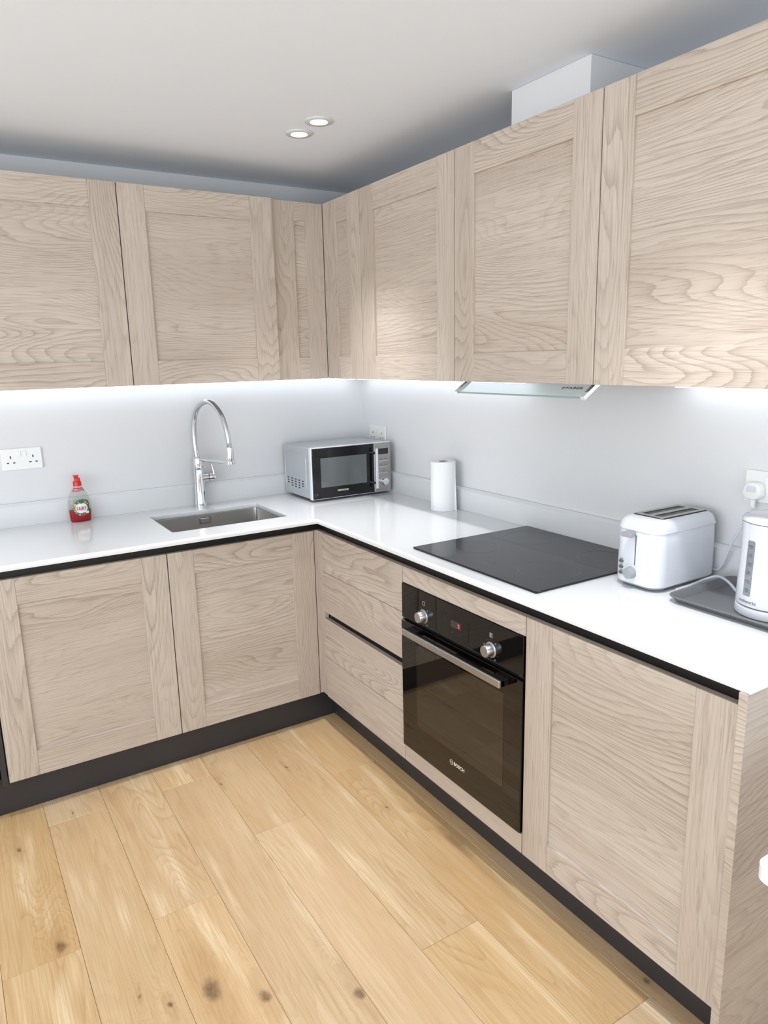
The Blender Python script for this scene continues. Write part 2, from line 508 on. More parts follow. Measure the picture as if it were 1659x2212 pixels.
for i, (name, a, b, ax) in enumerate([('window_1', (-4.1, RY0 - 0.07, 0.3), (-0.5, RY0 - 0.02, 2.18), 'x'), ('window_2', (RX0 - 0.07, -4.7, 0.45), (RX0 - 0.02, -1.2, 2.15), 'y')]):
    fr = []
    if ax == 'x':
        for x in (a[0], (a[0] + b[0]) / 2 - 0.03, b[0] - 0.06): fr.append(((x, a[1], a[2]), (x + 0.06, b[1], b[2])))
        for z in (a[2], b[2] - 0.06): fr.append(((a[0], a[1], z), (b[0], b[1], z + 0.06)))
        pa, pb = (a[0] + .05, RY0 - 0.05, a[2] + .05), (b[0] - .05, RY0 - 0.042, b[2] - .05)
    else:
        for y in (a[1], (a[1] + b[1]) / 2 - 0.03, b[1] - 0.06): fr.append(((a[0], y, a[2]), (b[0], y + 0.06, b[2])))
        for z in (a[2], b[2] - 0.06): fr.append(((a[0], a[1], z), (b[0], b[1], z + 0.06)))
        pa, pb = (RX0 - 0.05, a[1] + .05, a[2] + .05), (RX0 - 0.042, b[1] - .05, b[2] - .05)
    w = struct(boxes(name, fr, 'white_plastic'))
    box('pane', pa, pb, 'glass', w, 0)
struct(box('ceiling', (RX0 - 0.1, RY0 - 0.1, ZC), (0.1, 0.1, ZC + 0.1), 'ceiling', None, 0))
fl = struct(box('floor', (RX0 - 0.1, RY0 - 0.1, -0.12), (0.1, 0.1, -0.012), 'gap', None, 0))
struct(box('trim_1', (-0.2635, -1.694, U1 + 0.001), (-0.0005, -1.388, ZC - 0.0005), 'wall', None, 0.001))

# floor planks, running away from the camera along y
SEAMS = {0: -1.326, 1: -0.709, 2: -1.333, 3: -0.720, 4: -1.141, 5: -1.833, 6: -0.980}
PW, PL = 0.1895, 1.272
for c in range(-15, 10):
    x0 = -1.8785 + c * PW; x1 = x0 + PW
    if x1 > 0.0: x1 = 0.0
    if x0 < RX0: x0 = RX0
    if x1 - x0 < 0.02: continue
    y = SEAMS.get(c, -0.3 - ((c * 0.437) % 1.0) * PL)
    while y < -0.42: y += PL
    while y > RY0:
        ya, yb = max(y - PL, RY0), min(y, -0.4)
        y -= PL
        if yb - ya < 0.02: continue
        bm = bmesh.new()
        g_, ch = 0.00035, 0.0011
        lo = [(x0 + g_, ya + g_), (x1 - g_, ya + g_), (x1 - g_, yb - g_), (x0 + g_, yb - g_)]
        hi = [(x0 + g_ + ch, ya + g_ + ch), (x1 - g_ - ch, ya + g_ + ch), (x1 - g_ - ch, yb - g_ - ch), (x0 + g_ + ch, yb - g_ - ch)]
        loft_bm(bm, [[(p[0], p[1], -0.012) for p in lo], [(p[0], p[1], -ch) for p in lo], [(p[0], p[1], 0) for p in hi]])
        kn_ = [k for k in KNOTS if x0 - 0.01 < k[0] < x1 + 0.01 and ya < k[1] < yb]
        from_bm('plank', bm, floor_wood(kn_) if kn_ else 'plank', fl)

# ------------------------------------------------------------------ kitchen units
def P(plane, f, a, z):
    """point on a front: plane 'y' = back run (faces -y), 'x' = right run (faces -x); f = distance in front of the wall"""
    return (a, -f, z) if plane == 'y' else (-f, a, z)

def shaker(parent, plane, front, a0, a1, z0, z1, sw=0.095, rh=0.091, t=0.020, name='door', sr=None):
    """framed front: recessed panel with two stiles and two rails on it"""
    a0, a1 = min(a0, a1), max(a0, a1)
    sr = sr or (sw, sw)
    along = 'x' if plane == 'y' else 'y'
    g_ = 0.0003
    d = box(name, P(plane, front - t, a0 + 0.002, z0 + 0.002), P(plane, front - 0.0080, a1 - 0.002, z1 - 0.002), 'wood_' + along, parent, 0)
    for q in ((a0, a0 + sr[0]), (a1 - sr[1], a1)):
        box('stile', P(plane, front - t, q[0], z0), P(plane, front, q[1], z1), 'wood_z', d, 0.0009)
    for q in ((z0, z0 + rh), (z1 - rh, z1)):
        box('rail', P(plane, front - t, a0 + sr[0] + g_, q[0]), P(plane, front - 0.0003, a1 - sr[1] - g_, q[1]), 'wood_' + along, d, 0.0009)
    return d

def carcass(parent, plane, depth, a0, a1, z0, z1, top=False, back=0.002):
    a0, a1 = min(a0, a1), max(a0, a1); t = 0.016
    L = [(P(plane, back, a0, z0), P(plane, depth, a0 + t, z1)), (P(plane, back, a1 - t, z0), P(plane, depth, a1, z1)),
         (P(plane, back, a0 + t, z0), P(plane, depth, a1 - t, z0 + t)), (P(plane, back, a0 + t, z0 + t), P(plane, back + 0.006, a1 - t, z1))]
    if top: L.append((P(plane, back + 0.006, a0 + t, z1 - t), P(plane, depth, a1 - t, z1)))
    return boxes('carcass', L, 'wood_z', parent)

G = 0.0017   # half the gap between two fronts
CZ0, CZ1 = 0.135, 0.8465
# back run
for (a0, a1, lab) in [(-1.184, -0.5875, 'oak base cabinet with framed door under the sink'), (-1.782, -1.184, 'oak base cabinet with framed door left of the sink cabinet')]:
    t = thing('base_cabinet', ((a0 + a1) / 2, -0.3, CZ0), lab, 'cabinet', 'framed oak base cabinets')
    carcass(t, 'y', 0.562, a0 + 0.0005, a1 - 0.0005, CZ0, CZ1)
    shaker(t, 'y', DB, a0 + G, a1 - G, ZB, ZT)
# next unit, mostly out of frame, with the dark upright profile beside it
box_ = tag(box('upright_profile', (-1.803, -0.585, 0.122), (-1.7845, -0.03, ZT + 0.02), 'plinth', None, 0.001),
           'dark grey upright handle profile at the left end of the base doors', 'profile')
t = thing('base_cabinet', (-2.1, -0.3, CZ0), 'oak base cabinet at the far left beyond the dark upright profile', 'cabinet', 'framed oak base cabinets')
carcass(t, 'y', 0.562, -2.415, -1.835, CZ0, CZ1); shaker(t, 'y', DB, -2.415, -1.838, ZB, ZT)
# corner post (L in plan)
bm = bmesh.new()
L2 = [(-0.5845, -0.586), (-0.5700, -0.586), (-0.5700, -0.6275), (-0.552, -0.6275), (-0.552, -0.566), (-0.5845, -0.566)]
loft_bm(bm, [[(x, y, z) for x, y in L2] for z in (ZB, ZT)])
tag(from_bm('corner_post', bm, 'wood_z'), 'narrow oak corner post between the sink cabinet and the drawers', 'post')
# drawers
t = thing('drawer_unit', (-0.3, (YD + YO1) / 2, CZ0), 'oak drawer unit with four plain horizontal fronts beside the oven', 'drawer unit')
carcass(t, 'x', 0.545, YO1 + 0.0005, YD - 0.0005, CZ0, CZ1)
for (z0, z1) in ((0.6845, ZT), (0.5120, 0.6825), (0.3125, 0.4820), (ZB, 0.3105)):
    box('drawer_front', (-DR, YO1 + G, z0), (-DR + 0.020, YD - 0.0005, z1), 'wood_y', t, 0.0009)
box('finger_channel', (-0.553, YO1 + 0.004, 0.470), (-0.546, YD - 0.02, 0.524), 'rail', t, 0)
# oven housing
t = thing('oven_housing', (-0.3, (YO2 + YO1) / 2, CZ0), 'oak oven housing with a plain strip above and below the oven', 'cabinet')
carcass(t, 'x', 0.545, YO2 + 0.0005, YO1 - 0.0005, CZ0, CZ1)
box('top_strip', (-DR, YO2 + G, 0.7925), (-DR + 0.020, YO1 - G, ZT), 'wood_y', t, 0.0009)
box('bottom_strip', (-DR, YO2 + G, ZB), (-DR + 0.020, YO1 - G, 0.1930), 'wood_y', t, 0.0009)
# right cabinet
t = thing('base_cabinet', (-0.3, (YO2 + YO3) / 2, CZ0), 'oak base cabinet with large framed door right of the oven', 'cabinet', 'framed oak base cabinets')
carcass(t, 'x', 0.545, YO3 + 0.0005, YO2 - 0.0005, CZ0, CZ1)
shaker(t, 'x', DR, YO3 + G, YO2 - G, ZB, ZT)
ep = tag(box('end_panel', (-0.5892, YE, 0.0), (-0.001, YO3 - 0.0045, CB - 0.0005), 'wood_x', None, 0.0003), 'oak end panel closing the right end of the base cabinets', 'panel')
box('edging', (-0.5902, YE, 0.0), (-0.5892, YO3 - 0.0045, CB - 0.0005), 'wood_y', ep, 0.0003)
# black handle rails under the worktop
tag(box('handle_rail', (XL, -0.5690, 0.832), (-0.5525, -0.5635, CB - 0.0008), 'rail', None, 0), 'black recessed handle rail below the worktop along the sink wall', 'rail', 'black handle rails')
tag(box('handle_rail', (-0.5530, YO3, 0.832), (-0.5472, -0.5640, CB - 0.0008), 'rail', None, 0), 'black recessed handle rail below the worktop along the oven wall', 'rail', 'black handle rails')
# plinths
pl = tag(box('plinth', (XL, -0.5514, 0.0002), (-0.5055, -0.5360, 0.1335), 'plinth', None, 0.0005), 'anthracite plinth under the sink base cabinets', 'plinth', 'anthracite plinths')
pl2 = tag(box('plinth', (-0.5052, YO3 - 0.003, 0.0002), (-0.4900, -0.5360, 0.1335), 'plinth', None, 0.0005), 'anthracite plinth under the drawers and the oven', 'plinth', 'anthracite plinths')
lathe('screw', (-0.5053, -0.5730, 0.012), (-1, 0, 0), [(0.0025, 0), (0.0025, 0.0008)], 'satin', pl2, 10)

# wall units
for (a0, a1, lab) in [(-1.187, -0.589, 'oak wall cabinet with framed door above the tap, next to the corner'), (-1.786, -1.187, 'oak wall cabinet with framed door above the washing-up liquid'),
                      (-2.386, -1.786, 'oak wall cabinet at the far left end of the sink wall')]:
    t = thing('wall_cabinet', ((a0 + a1) / 2, -0.16, U0), lab, 'cabinet', 'framed oak wall cabinets')
    carcass(t, 'y', 0.326, a0 + 0.0005, a1 - 0.0005, U0 + 0.003, U1 - 0.003, True)
    shaker(t, 'y', UB, a0 + G, a1 - G, U0, U1)
t = thing('corner_cabinet', (-0.3, -0.3, U0), 'oak corner wall cabinet with two narrow framed fronts meeting in the corner', 'cabinet')
boxes('carcass', [((-0.585, -0.311, U0 + 0.003), (-0.337, -0.002, U1 - 0.003)), ((-0.3355, -0.631, U0 + 0.003), (-0.002, -0.002, U1 - 0.003))], 'wood_z', t)
shaker(t, 'y', 0.330, -0.587, -0.3575, U0, U1 - 0.001, sr=(0.0975, 0.0815), name='front', t=0.018)
shaker(t, 'x', UR, -0.6322, -0.3320, U0, U1, sr=(0.0975, 0.1085), name='front')
UY = [-0.6334, -1.2289, -1.8252, -2.4240]
for k, lab in enumerate(['oak wall cabinet with framed door above the paper roll', 'oak wall cabinet with framed door above the extractor hood', 'oak wall cabinet with large framed door above the toaster and kettle']):
    a1, a0 = UY[k], UY[k + 1]
    t = thing('wall_cabinet', (-0.16, (a0 + a1) / 2, U0), lab, 'cabinet', 'framed oak wall cabinets')
    carcass(t, 'x', 0.3355, a0 + 0.0005, a1 - 0.0005, U0 + 0.003 if k != 1 else U0 + 0.03, U1 - 0.003, True)
    shaker(t, 'x', UR, a0 + G, a1 - G, U0, U1)

# ------------------------------------------------------------------ worktop with sink cut-out, upstands
WR, WB = 0.5857, 0.6232
SX0, SX1, SY0, SY1 = -1.1310, -0.6550, -0.4980, -0.1500
outl = [(XL, -0.0008), (-0.0008, -0.0008), (-0.0008, YE - 0.002), (-WR, YE - 0.002), (-WR, -WB), (XL, -WB)]
hole = rrect((SX0 + SX1) / 2, (SY0 + SY1) / 2, (SX1 - SX0) / 2, (SY1 - SY0) / 2, 0.012, 5)[::-1]
tag(curve_fill('worktop', [outl, hole], CB, CT, 'quartz', None, 0.0008), 'L-shaped white quartz worktop running round the corner', 'worktop')
def upstand(along, lab):
    # square-edged strip with a chamfered top front edge
    sec = [(0.0010, CT + 0.0003), (0.0207, CT + 0.0003), (0.0207, 0.9880), (0.0110, 0.9978), (0.0010, 0.9978)]
    bm = bmesh.new()
    if along == 'x': loft_bm(bm, [[(x, -d, z) for d, z in sec] for x in (XL, -0.0010)])
    else: loft_bm(bm, [[(-d, y, z) for d, z in sec] for y in (YE, -0.0212)])
    tag(from_bm('upstand', bm, 'upstand'), lab, 'upstand', 'white quartz upstands')
upstand('x', 'white quartz upstand behind the sink')
upstand('y', 'white quartz upstand behind the hob and paper roll')

# sink bowl
cx, cy, hx, hy = (SX0 + SX1) / 2, (SY0 + SY1) / 2, (SX1 - SX0) / 2, (SY1 - SY0) / 2
t = thing('sink', (cx, cy, 0.70), 'brushed steel undermount sink bowl below the tap', 'sink')
def srect(ins, z, r=0.012): return [(x, y, z) for x, y in rrect(cx, cy, hx - ins, hy - ins, r, 5)]
zt_ = CB - 0.0006
secs = [srect(-0.012, zt_ - 0.0015), srect(-0.012, zt_), srect(0.001, zt_, 0.014), srect(0.0015, zt_ - 0.003, 0.014), srect(0.003, 0.72, 0.016), srect(0.010, 0.706, 0.03), srect(0.03, 0.701, 0.05)]
inner = loft('bowl', secs, 'steel', t, False, True)
ov = boxes('overflow', [((-0.9235, SY1 - 0.0050, 0.8405), (-0.8675, SY1 - 0.0005, 0.8720))], 'satin', t)
boxes('slot', [((-0.919, SY1 - 0.0056, 0.8440), (-0.872, SY1 - 0.0040, 0.8685))], 'black', ov)
box('cover', (-0.917, SY1 - 0.0075, 0.8460), (-0.874, SY1 - 0.0045, 0.8665), 'satin', ov, 0.001)
lathe('drain', (cx, cy, 0.7012), (0, 0, 1), [(0.045, 0), (0.045, 0.002), (0.038, 0.003), (0.03, 0.001)], 'chrome', t)

# ------------------------------------------------------------------ tap
TX, TY = -0.8765, -0.0550
t = thing('tap', (TX, TY, CT), 'tall chrome mixer tap with arched pull-out hose over the sink', 'tap')
lathe('body', (TX, TY, CT + 0.0003), (0, 0, 1), [(0.0265, 0), (0.0265, 0.004), (0.0255, 0.012), (0.0235, 0.06), (0.0222, 0.10), (0.0212, 0.165), (0.0214, 0.166)], 'chrome', t, 40)
lathe('swivel_collar', (TX, TY, CT + 0.167), (0, 0, 1), [(0.0208, 0), (0.0214, 0.002), (0.0214, 0.036), (0.0195, 0.046), (0.0130, 0.052), (0.009, 0.053)], 'chrome', t, 40)
D = Vector((0.062, -0.242, 0)); Dn = D.normalized()
def tp(s, z): return Vector((TX, TY, 0)) + Dn * s + Vector((0, 0, z))
RE = D.length
arc = [tp(0.0, 1.112), tp(-0.012, 1.16), tp(-0.014, 1.22), tp(-0.004, 1.285), tp(0.025, 1.332), tp(0.072, 1.360), tp(0.120, 1.366), tp(0.165, 1.350), tp(0.208, 1.312), tp(0.236, 1.258), tp(0.247, 1.205), tp(RE, 1.178)]
tube('hose', arc, 0.0112, 'hose', t, 16, 14, (0.0, 1.0))
lathe('spray_head', tp(RE, 1.182), (0, 0, -1), [(0.0105, 0), (0.0145, 0.001), (0.0150, 0.004), (0.0165, 0.062), (0.0160, 0.066), (0.009, 0.067)], 'chrome', t, 32)
arm0, arm1 = tp(0.012, 1.113), tp(RE - 0.016, 1.1165)
tube('arm', [arm0, arm0.lerp(arm1, 0.4), arm0.lerp(arm1, 0.75), arm1], lambda s: 0.0085 - 0.0015 * s, 'chrome', t, 16, 4)
lathe('clip_ring', tp(RE, 1.111), (0, 0, 1), [(0.0172, 0), (0.0205, 0.001), (0.0205, 0.011), (0.0172, 0.012)], 'chrome', t, 32)
hb = Vector((TX, TY, 1.0275))
lathe('lever_base', hb + Vector((0.012, 0, 0)), (1, 0, 0), [(0.0180, 0), (0.0180, 0.029), (0.0172, 0.030)], 'chrome', t, 32)
lathe('lever_gap', hb + Vector((0.0415, 0, 0)), (1, 0, 0), [(0.0155, 0), (0.0155, 0.003)], 'black', t, 32)
hd = lathe('handle', hb + Vector((0.0445, 0, 0)), (1, 0, 0), [(0.0178, 0), (0.0185, 0.002), (0.0185, 0.020), (0.0165, 0.0285), (0.010, 0.032), (0.003, 0.033)], 'chrome', t, 32)
secs = []
for (z, x, wx, wy) in [(1.036, 0.066, 0.0080, 0.0150), (1.050, 0.0655, 0.0058, 0.0120), (1.064, 0.0625, 0.0042, 0.0100), (1.078, 0.0600, 0.0034, 0.0085), (1.090, 0.0600, 0.0028, 0.0070), (1.094, 0.0605, 0.0010, 0.0045)]:
    secs.append([(TX + x + wx * math.cos(a * 2 * PI / 20), TY + wy * math.sin(a * 2 * PI / 20), z) for a in range(20)])
loft('lever', secs, 'chrome', hd)

# ------------------------------------------------------------------ hob
t = thing('hob', (-0.28, -1.526, CT), 'black glass induction hob set in the white worktop', 'hob')
hobr = rrect(-0.2790, -1.5260, 0.2570, 0.2935, 0.006, 4)
bm = bmesh.new()
loft_bm(bm, [[(x, y, CT + 0.0004) for x, y in rrect(-0.2790, -1.526, 0.2555, 0.292, 0.006, 4)], [(x, y, CT + 0.003) for x, y in hobr], [(x, y, CT + 0.0052) for x, y in hobr], [(x, y, CT + 0.0062) for x, y in rrect(-0.2790, -1.526, 0.2557, 0.2922, 0.006, 4)]])
from_bm('glass_plate', bm, 'hob_glass', t)
def ring(name, c, r, w, z, mat, parent):
    bm = bmesh.new(); n = 64
    a = [bm.verts.new((c[0] + (r + w) * math.cos(2 * PI * k / n), c[1] + (r + w) * math.sin(2 * PI * k / n), z)) for k in range(n)]
    b = [bm.verts.new((c[0] + (r - w) * math.cos(2 * PI * k / n), c[1] + (r - w) * math.sin(2 * PI * k / n), z)) for k in range(n)]
    for k in range(n): bm.faces.new((a[k], a[(k + 1) % n], b[(k + 1) % n], b[k]))
    return from_bm(name, bm, mat, parent)
for c, r in (((-0.367, -1.362), 0.0735), ((-0.362, -1.690), 0.0905), ((-0.135, -1.375), 0.0905), ((-0.135, -1.690), 0.0735)):
    ring('cooking_zone', c, r, 0.0007, CT + 0.0064, 'hob_mark', t)
HX = Matrix(((0, 1, 0), (-1, 0, 0), (0, 0, 1)))
text('logo', 'BOSCH', 0.011, (-0.441, -1.522, CT + 0.0064), HX, 'hob_mark', t, 1.2)
boxes('touch_controls', [((-0.495 + 0.002, -1.50 - 0.014 * k, CT + 0.0063), (-0.484, -1.5015 - 0.014 * k, CT + 0.0065)) for k in range(-2, 5)], 'hob_mark', t)

# ------------------------------------------------------------------ oven
t = thing('oven', (-0.3, (YO1 + YO2) / 2, 0.2), 'built-in black glass oven with silver knobs and bar handle', 'oven')
oy0, oy1 = -1.8205, -1.2275
box('body', (-0.553, oy0 + 0.02, 0.2), (-0.06, oy1 - 0.02, 0.785), 'gap', t, 0)
cp = box('control_panel', (-0.5795, oy0, 0.6720), (-0.5540, oy1, 0.7910), 'black_glass', t, 0.0012)
dp = box('door', (-0.5825, oy0, 0.1985), (-0.5560, oy1, 0.6640), 'oven_glass', t, 0.0012)
box('vent_gap', (-0.5690, oy0 + 0.004, 0.6642), (-0.5560, oy1 - 0.004, 0.6718), 'black', t, 0)
box('inner_window', (-0.5829, -1.7480, 0.3050), (-0.5823, -1.3150, 0.6010), 'oven_pane', dp, 0)
hy0, hy1, hz = -1.7700, -1.2850, 0.6440
bm = bmesh.new()
for y0, y1 in ((hy0, hy0 + 0.052), (hy1 - 0.052, hy1)): box_bm(bm, (-0.6120, y0, hz - 0.009), (-0.5830, y1, hz + 0.009), 0.001)
box_bm(bm, (-0.6125, hy0, hz - 0.0095), (-0.600, hy1, hz + 0.0095), 0.001)
hb_ = from_bm('handle', bm, 'black', dp)
box('handle_bar', (-0.6200, hy0 - 0.0005, hz - 0.0108), (-0.6120, hy1 + 0.0005, hz + 0.0108), 'satin', hb_, 0.002, 2)
for yk in (-1.3560, -1.6880):
    kb = lathe('knob', (-0.5797, yk, 0.7100), (-1, 0, 0), [(0.0235, 0), (0.0235, 0.0015), (0.0190, 0.003), (0.0175, 0.024), (0.0160, 0.026), (0.010, 0.0262)], 'satin', t, 36)
    marks = []
    for a in (40, 75, 110, 145, 180, 215, 250, 285, 320):
        yy, zz = yk + 0.031 * math.sin(math.radians(a)), 0.710 + 0.031 * math.cos(math.radians(a))
        if a in (75, 110, 320, 215): marks.append(((-0.5799, yy - 0.003, zz - 0.002), (-0.5796, yy + 0.003, zz + 0.002)))
        else: marks.append(((-0.5799, yy - 0.0008, zz - 0.0008), (-0.5796, yy + 0.0008, zz + 0.0008)))
    boxes('dial_marks', marks, 'print_dim', cp)
    z0 = 0.7475; w_ = 0.0055
    sq = [((-0.5799, yk - w_, z0), (-0.5796, yk + w_, z0 + 0.0008)), ((-0.5799, yk - w_, z0 + 0.012), (-0.5796, yk + w_, z0 + 0.0128)),
          ((-0.5799, yk - w_, z0), (-0.5796, yk - w_ + 0.0008, z0 + 0.0128)), ((-0.5799, yk + w_ - 0.0008, z0), (-0.5796, yk + w_, z0 + 0.0128)), ((-0.5799, yk - 0.0004, z0 - 0.006), (-0.5796, yk + 0.0004, z0 - 0.0052))]
    if yk < -1.5: sq.append(((-0.5799, yk - 0.0008, z0 + 0.002), (-0.5796, yk + 0.0008, z0 + 0.011)))
    boxes('dial_symbol', sq, 'print_white', cp)
dsp = box('display_panel', (-0.5800, -1.5870, 0.6935), (-0.5795, -1.4625, 0.7545), 'black_glass', cp, 0)
box('display', (-0.5803, -1.5500, 0.7215), (-0.5799, -1.5000, 0.7440), 'lcd_oven', cp, 0)
text('digit', '2', 0.016, (-0.5805, -1.5395, 0.7325), FACE_X, 'red_led', cp)
box('touch_key', (-0.5802, -1.5100, 0.7040), (-0.5800, -1.5050, 0.7048), 'print_dim', cp, 0)
box('touch_key', (-0.5802, -1.5420, 0.7035), (-0.5800, -1.5405, 0.7050), 'print_dim', cp, 0)
bm = bmesh.new()
text('logo', 'BOSCH', 0.0165, (-0.5829, -1.5450, 0.2660), FACE_X, 'print_white', dp, 1.0)
n = 32; yc, zc_ = -1.5060, 0.2660
for k in range(n):
    a, b2 = 2 * PI * k / n, 2 * PI * (k + 1) / n
    f = [bm.verts.new((-0.5829, yc + r * math.sin(q), zc_ + r * math.cos(q))) for q, r in ((a, 0.0088), (b2, 0.0088), (b2, 0.0078), (a, 0.0078))]
    bm.faces.new(f)
for (y0, y1, z0, z1) in ((-0.0050, -0.0040, -0.0065, 0.0065), (0.0040, 0.0050, -0.0065, 0.0065), (-0.0045, 0.0045, 0.0022, 0.0032), (-0.0045, 0.0045, -0.0032, -0.0022)):
    box_bm(bm, (-0.5830, yc + y0, zc_ + z0), (-0.5828, yc + y1, zc_ + z1))
from_bm('logo_emblem', bm, 'print_white', dp)

# ------------------------------------------------------------------ extractor hood (glass visor under the wall cabinet)
t = thing('extractor_hood', (-0.25, -1.53, 1.42), 'telescopic extractor hood with tilted clear glass visor under the wall cabinet', 'extractor hood')
box('body', (-0.325, UY[2] + 0.02, U0 + 0.001), (-0.03, UY[1] - 0.02, U0 + 0.028), 'satin', t, 0.001)
hl, hr = -1.2655, -1.8100
A, B = Vector((-0.322, 0, 1.4500)), Vector((-0.3740, 0, 1.4155))
dv = (B - A).normalized(); nv = Vector((dv.z, 0, -dv.x)) * -1
def slab(name, y0, y1, A, B, th, mat, parent, off=0.0):
    bm = bmesh.new()
    nn = Vector((-(B - A).z, 0, (B - A).x)).normalized()
    if nn.z < 0: nn = -nn
    pts = [A + nn * (off - th / 2), B + nn * (off - th / 2), B + nn * (off + th / 2), A + nn * (off + th / 2)]
    loft_bm(bm, [[(p.x, y0, p.z) for p in pts], [(p.x, y1, p.z) for p in pts]])
    return from_bm(name, bm, mat, parent)
gp = slab('glass_visor', hr + 0.006, hl - 0.006, A, B, 0.004, 'glass', t)
slab('glass_edge', hr + 0.006, hl - 0.006, B, B + dv * 0.0022, 0.0044, 'glass_edge', gp)
for y in (hl, hr):
    slab('side_rail', y - 0.0065, y + 0.0065, A - dv * 0.004, B + dv * 0.004, 0.011, 'chrome', t)
c = A.lerp(B, 0.42)
rot = Matrix((( dv.x * -1 * 0 , 0, 0), (0, 0, 0), (0, 0, 0)))
upv = -dv; rgt = Vector((0, -1, 0)); nrm = rgt.cross(upv)
rot = Matrix((rgt, upv, nrm)).transposed()
text('logo', 'FABER', 0.0135, c + Vector((0, -1.7500, 0)) + nrm * 0.0026, rot, 'print_dark', gp, 1.55, 1.1)
bm = bmesh.new()
q0 = c + Vector((0, -1.7050, 0)) + nrm * 0.0026
for i_ in range(2):
    for j_ in range(2):
        f = [bm.verts.new(q0 + rgt * (i_ * 0.0055 + a) + upv * (j_ * 0.005 - 0.005 + b)) for a, b in ((0, 0), (0.0045, 0), (0.0045, 0.004), (0, 0.004))]
        bm.faces.new(f)
from_bm('logo_emblem', bm, 'print_dark', gp)

# ------------------------------------------------------------------ LED strips under the wall cabinets
def led(a, b, lab):
    t = thing('led_strip', [(x + y) / 2 for x, y in zip(a, b)], lab, 'light strip', 'LED strips below the wall cabinets')
    lo = [min(p, q) for p, q in zip(a, b)]; hi = [max(p, q) for p, q in zip(a, b)]
    box('profile', (lo[0], lo[1], U0 - 0.004), (hi[0], hi[1], U0 + 0.0022), 'satin', t, 0)
    box('diffuser', (lo[0] + 0.0005, lo[1] + 0.0005, lo[2]), (hi[0] - 0.0005, hi[1] - 0.0005, U0 - 0.0042), 'led', t, 0)
led((-2.38, -0.062, 1.4310), (-0.066, -0.045, U0), 'bright white LED strip under the sink wall cabinets')
led((-0.062, -1.236, 1.4310), (-0.045, -0.066, U0), 'bright white LED strip under the oven wall cabinets, left of the hood')
led((-0.062, -2.420, 1.4310), (-0.045, -1.860, U0), 'bright white LED strip under the wall cabinet right of the hood')

# ------------------------------------------------------------------ ceiling downlights
def downlight(x, y, lab):
    t = thing('downlight', (x, y, ZC), lab, 'ceiling light', 'recessed ceiling downlights')
    lathe('trim_ring', (x, y, ZC - 0.0003), (0, 0, -1), [(0.0265, 0.0), (0.0470, 0.0), (0.0470, 0.003), (0.0430, 0.0055), (0.0300, 0.0055), (0.0268, 0.002)], 'mw_bezel', t, 40, False, False)
    lathe('lens', (x, y, ZC - 0.0004), (0, 0, -1), [(0.0266, 0.0), (0.0266, 0.0018)], 'lens', t, 32)
    l = bpy.data.lights.new('downlight_beam', 'SPOT')
    l.energy = DOWNLIGHT_W; l.spot_size = math.radians(70); l.spot_blend = 1.0; l.shadow_soft_size = 0.024; l.color = (0.985, 0.99, 1.0)
    o = bpy.data.objects.new('downlight_beam', l); COL.objects.link(o); o.parent = t; o.location = (0, 0, -0.03)
downlight(-0.645, -0.731, 'round recessed ceiling downlight nearer the sink wall, lower of the pair in the photo')
downlight(-0.645, -0.880, 'round recessed ceiling downlight farther from the sink wall, upper of the pair in the photo')
for i_, (x, y, w) in enumerate([(-1.95, -0.73, 'over the sink end of the floor'), (-0.66, -2.15, 'over the front of the oven run'), (-0.66, -2.30, 'at the front end of the oven run'), (-2.45, -2.20, 'added out of view over the middle of the kitchen floor'),
                                (-3.2, -2.1, 'added out of view to the left of the kitchen'), (-1.85, -4.2, 'added out of view over the living area'), (-3.2, -4.2, 'added out of view at the far side of the living area')]):  # last four are unseen, added to light the open floor and living side
    downlight(x, y, 'round recessed ceiling downlight ' + w)

# ------------------------------------------------------------------ sockets
def socket(plane, a, z, lab, parent=None):
    """double switched socket, a = centre along the wall"""
    t = thing('wall_socket', P(plane, 0.004, a, z), lab, 'socket', 'white double wall sockets')
    s = 1 if plane == 'y' else -1
    def bx(u0, u1, w0, w1, f0, f1): return (P(plane, f0, a + s * u0, z + w0), P(plane, f1, a + s * u1, z + w1))
    q = bx(-0.073, 0.073, -0.0425, 0.0425, 0.0006, 0.0085)
    fp = box('faceplate', q[0], q[1], 'white_plastic', t, 0.003, 2)
    for u in (-0.0098, 0.0098):
        q = bx(u - 0.0075, u + 0.0075, 0.009, 0.030, 0.0085, 0.0112)
        box('switch', q[0], q[1], 'white_plastic', t, 0.0015, 2)
    for u in (-0.040, 0.040):
        for (du, dw, hw, hh) in ((0, 0.0085, 0.0024, 0.0048), (-0.0112, -0.0135, 0.0040, 0.0022), (0.0112, -0.0135, 0.0040, 0.0022)):
            q = bx(u + du - hw - 0.0025, u + du + hw + 0.0025, dw - hh - 0.0025, dw + hh + 0.0025, 0.0083, 0.0088)
            sh = box('pin_surround', q[0], q[1], 'white_plastic', t, 0)
            q = bx(u + du - hw, u + du + hw, dw - hh, dw + hh, 0.0086, 0.0092)
            box('pin_hole', q[0], q[1], 'hole', sh, 0)
    return t
socket('y', -1.5650, 1.1720, 'white double wall socket on the sink wall above the washing-up liquid')
socket('x', -0.1570, 1.1650, 'white double wall socket behind the microwave')
socket('x', -2.1290, 1.1735, 'white double wall socket with a plug in it, behind the kettle')

# ------------------------------------------------------------------ microwave
mx0, mx1, my0, my1, mz0, mz1 = -0.4547, -0.0360, -0.2960, -0.0300, 0.9170, 1.1460
t = thing('microwave', ((mx0 + mx1) / 2, (my0 + my1) / 2, CT), 'silver microwave with black glass door in the worktop corner', 'microwave')
bd = box('body', (mx0 + 0.002, my0, mz0), (mx1 - 0.002, my1, mz1), 'mw_silver', t, 0.004, 2)
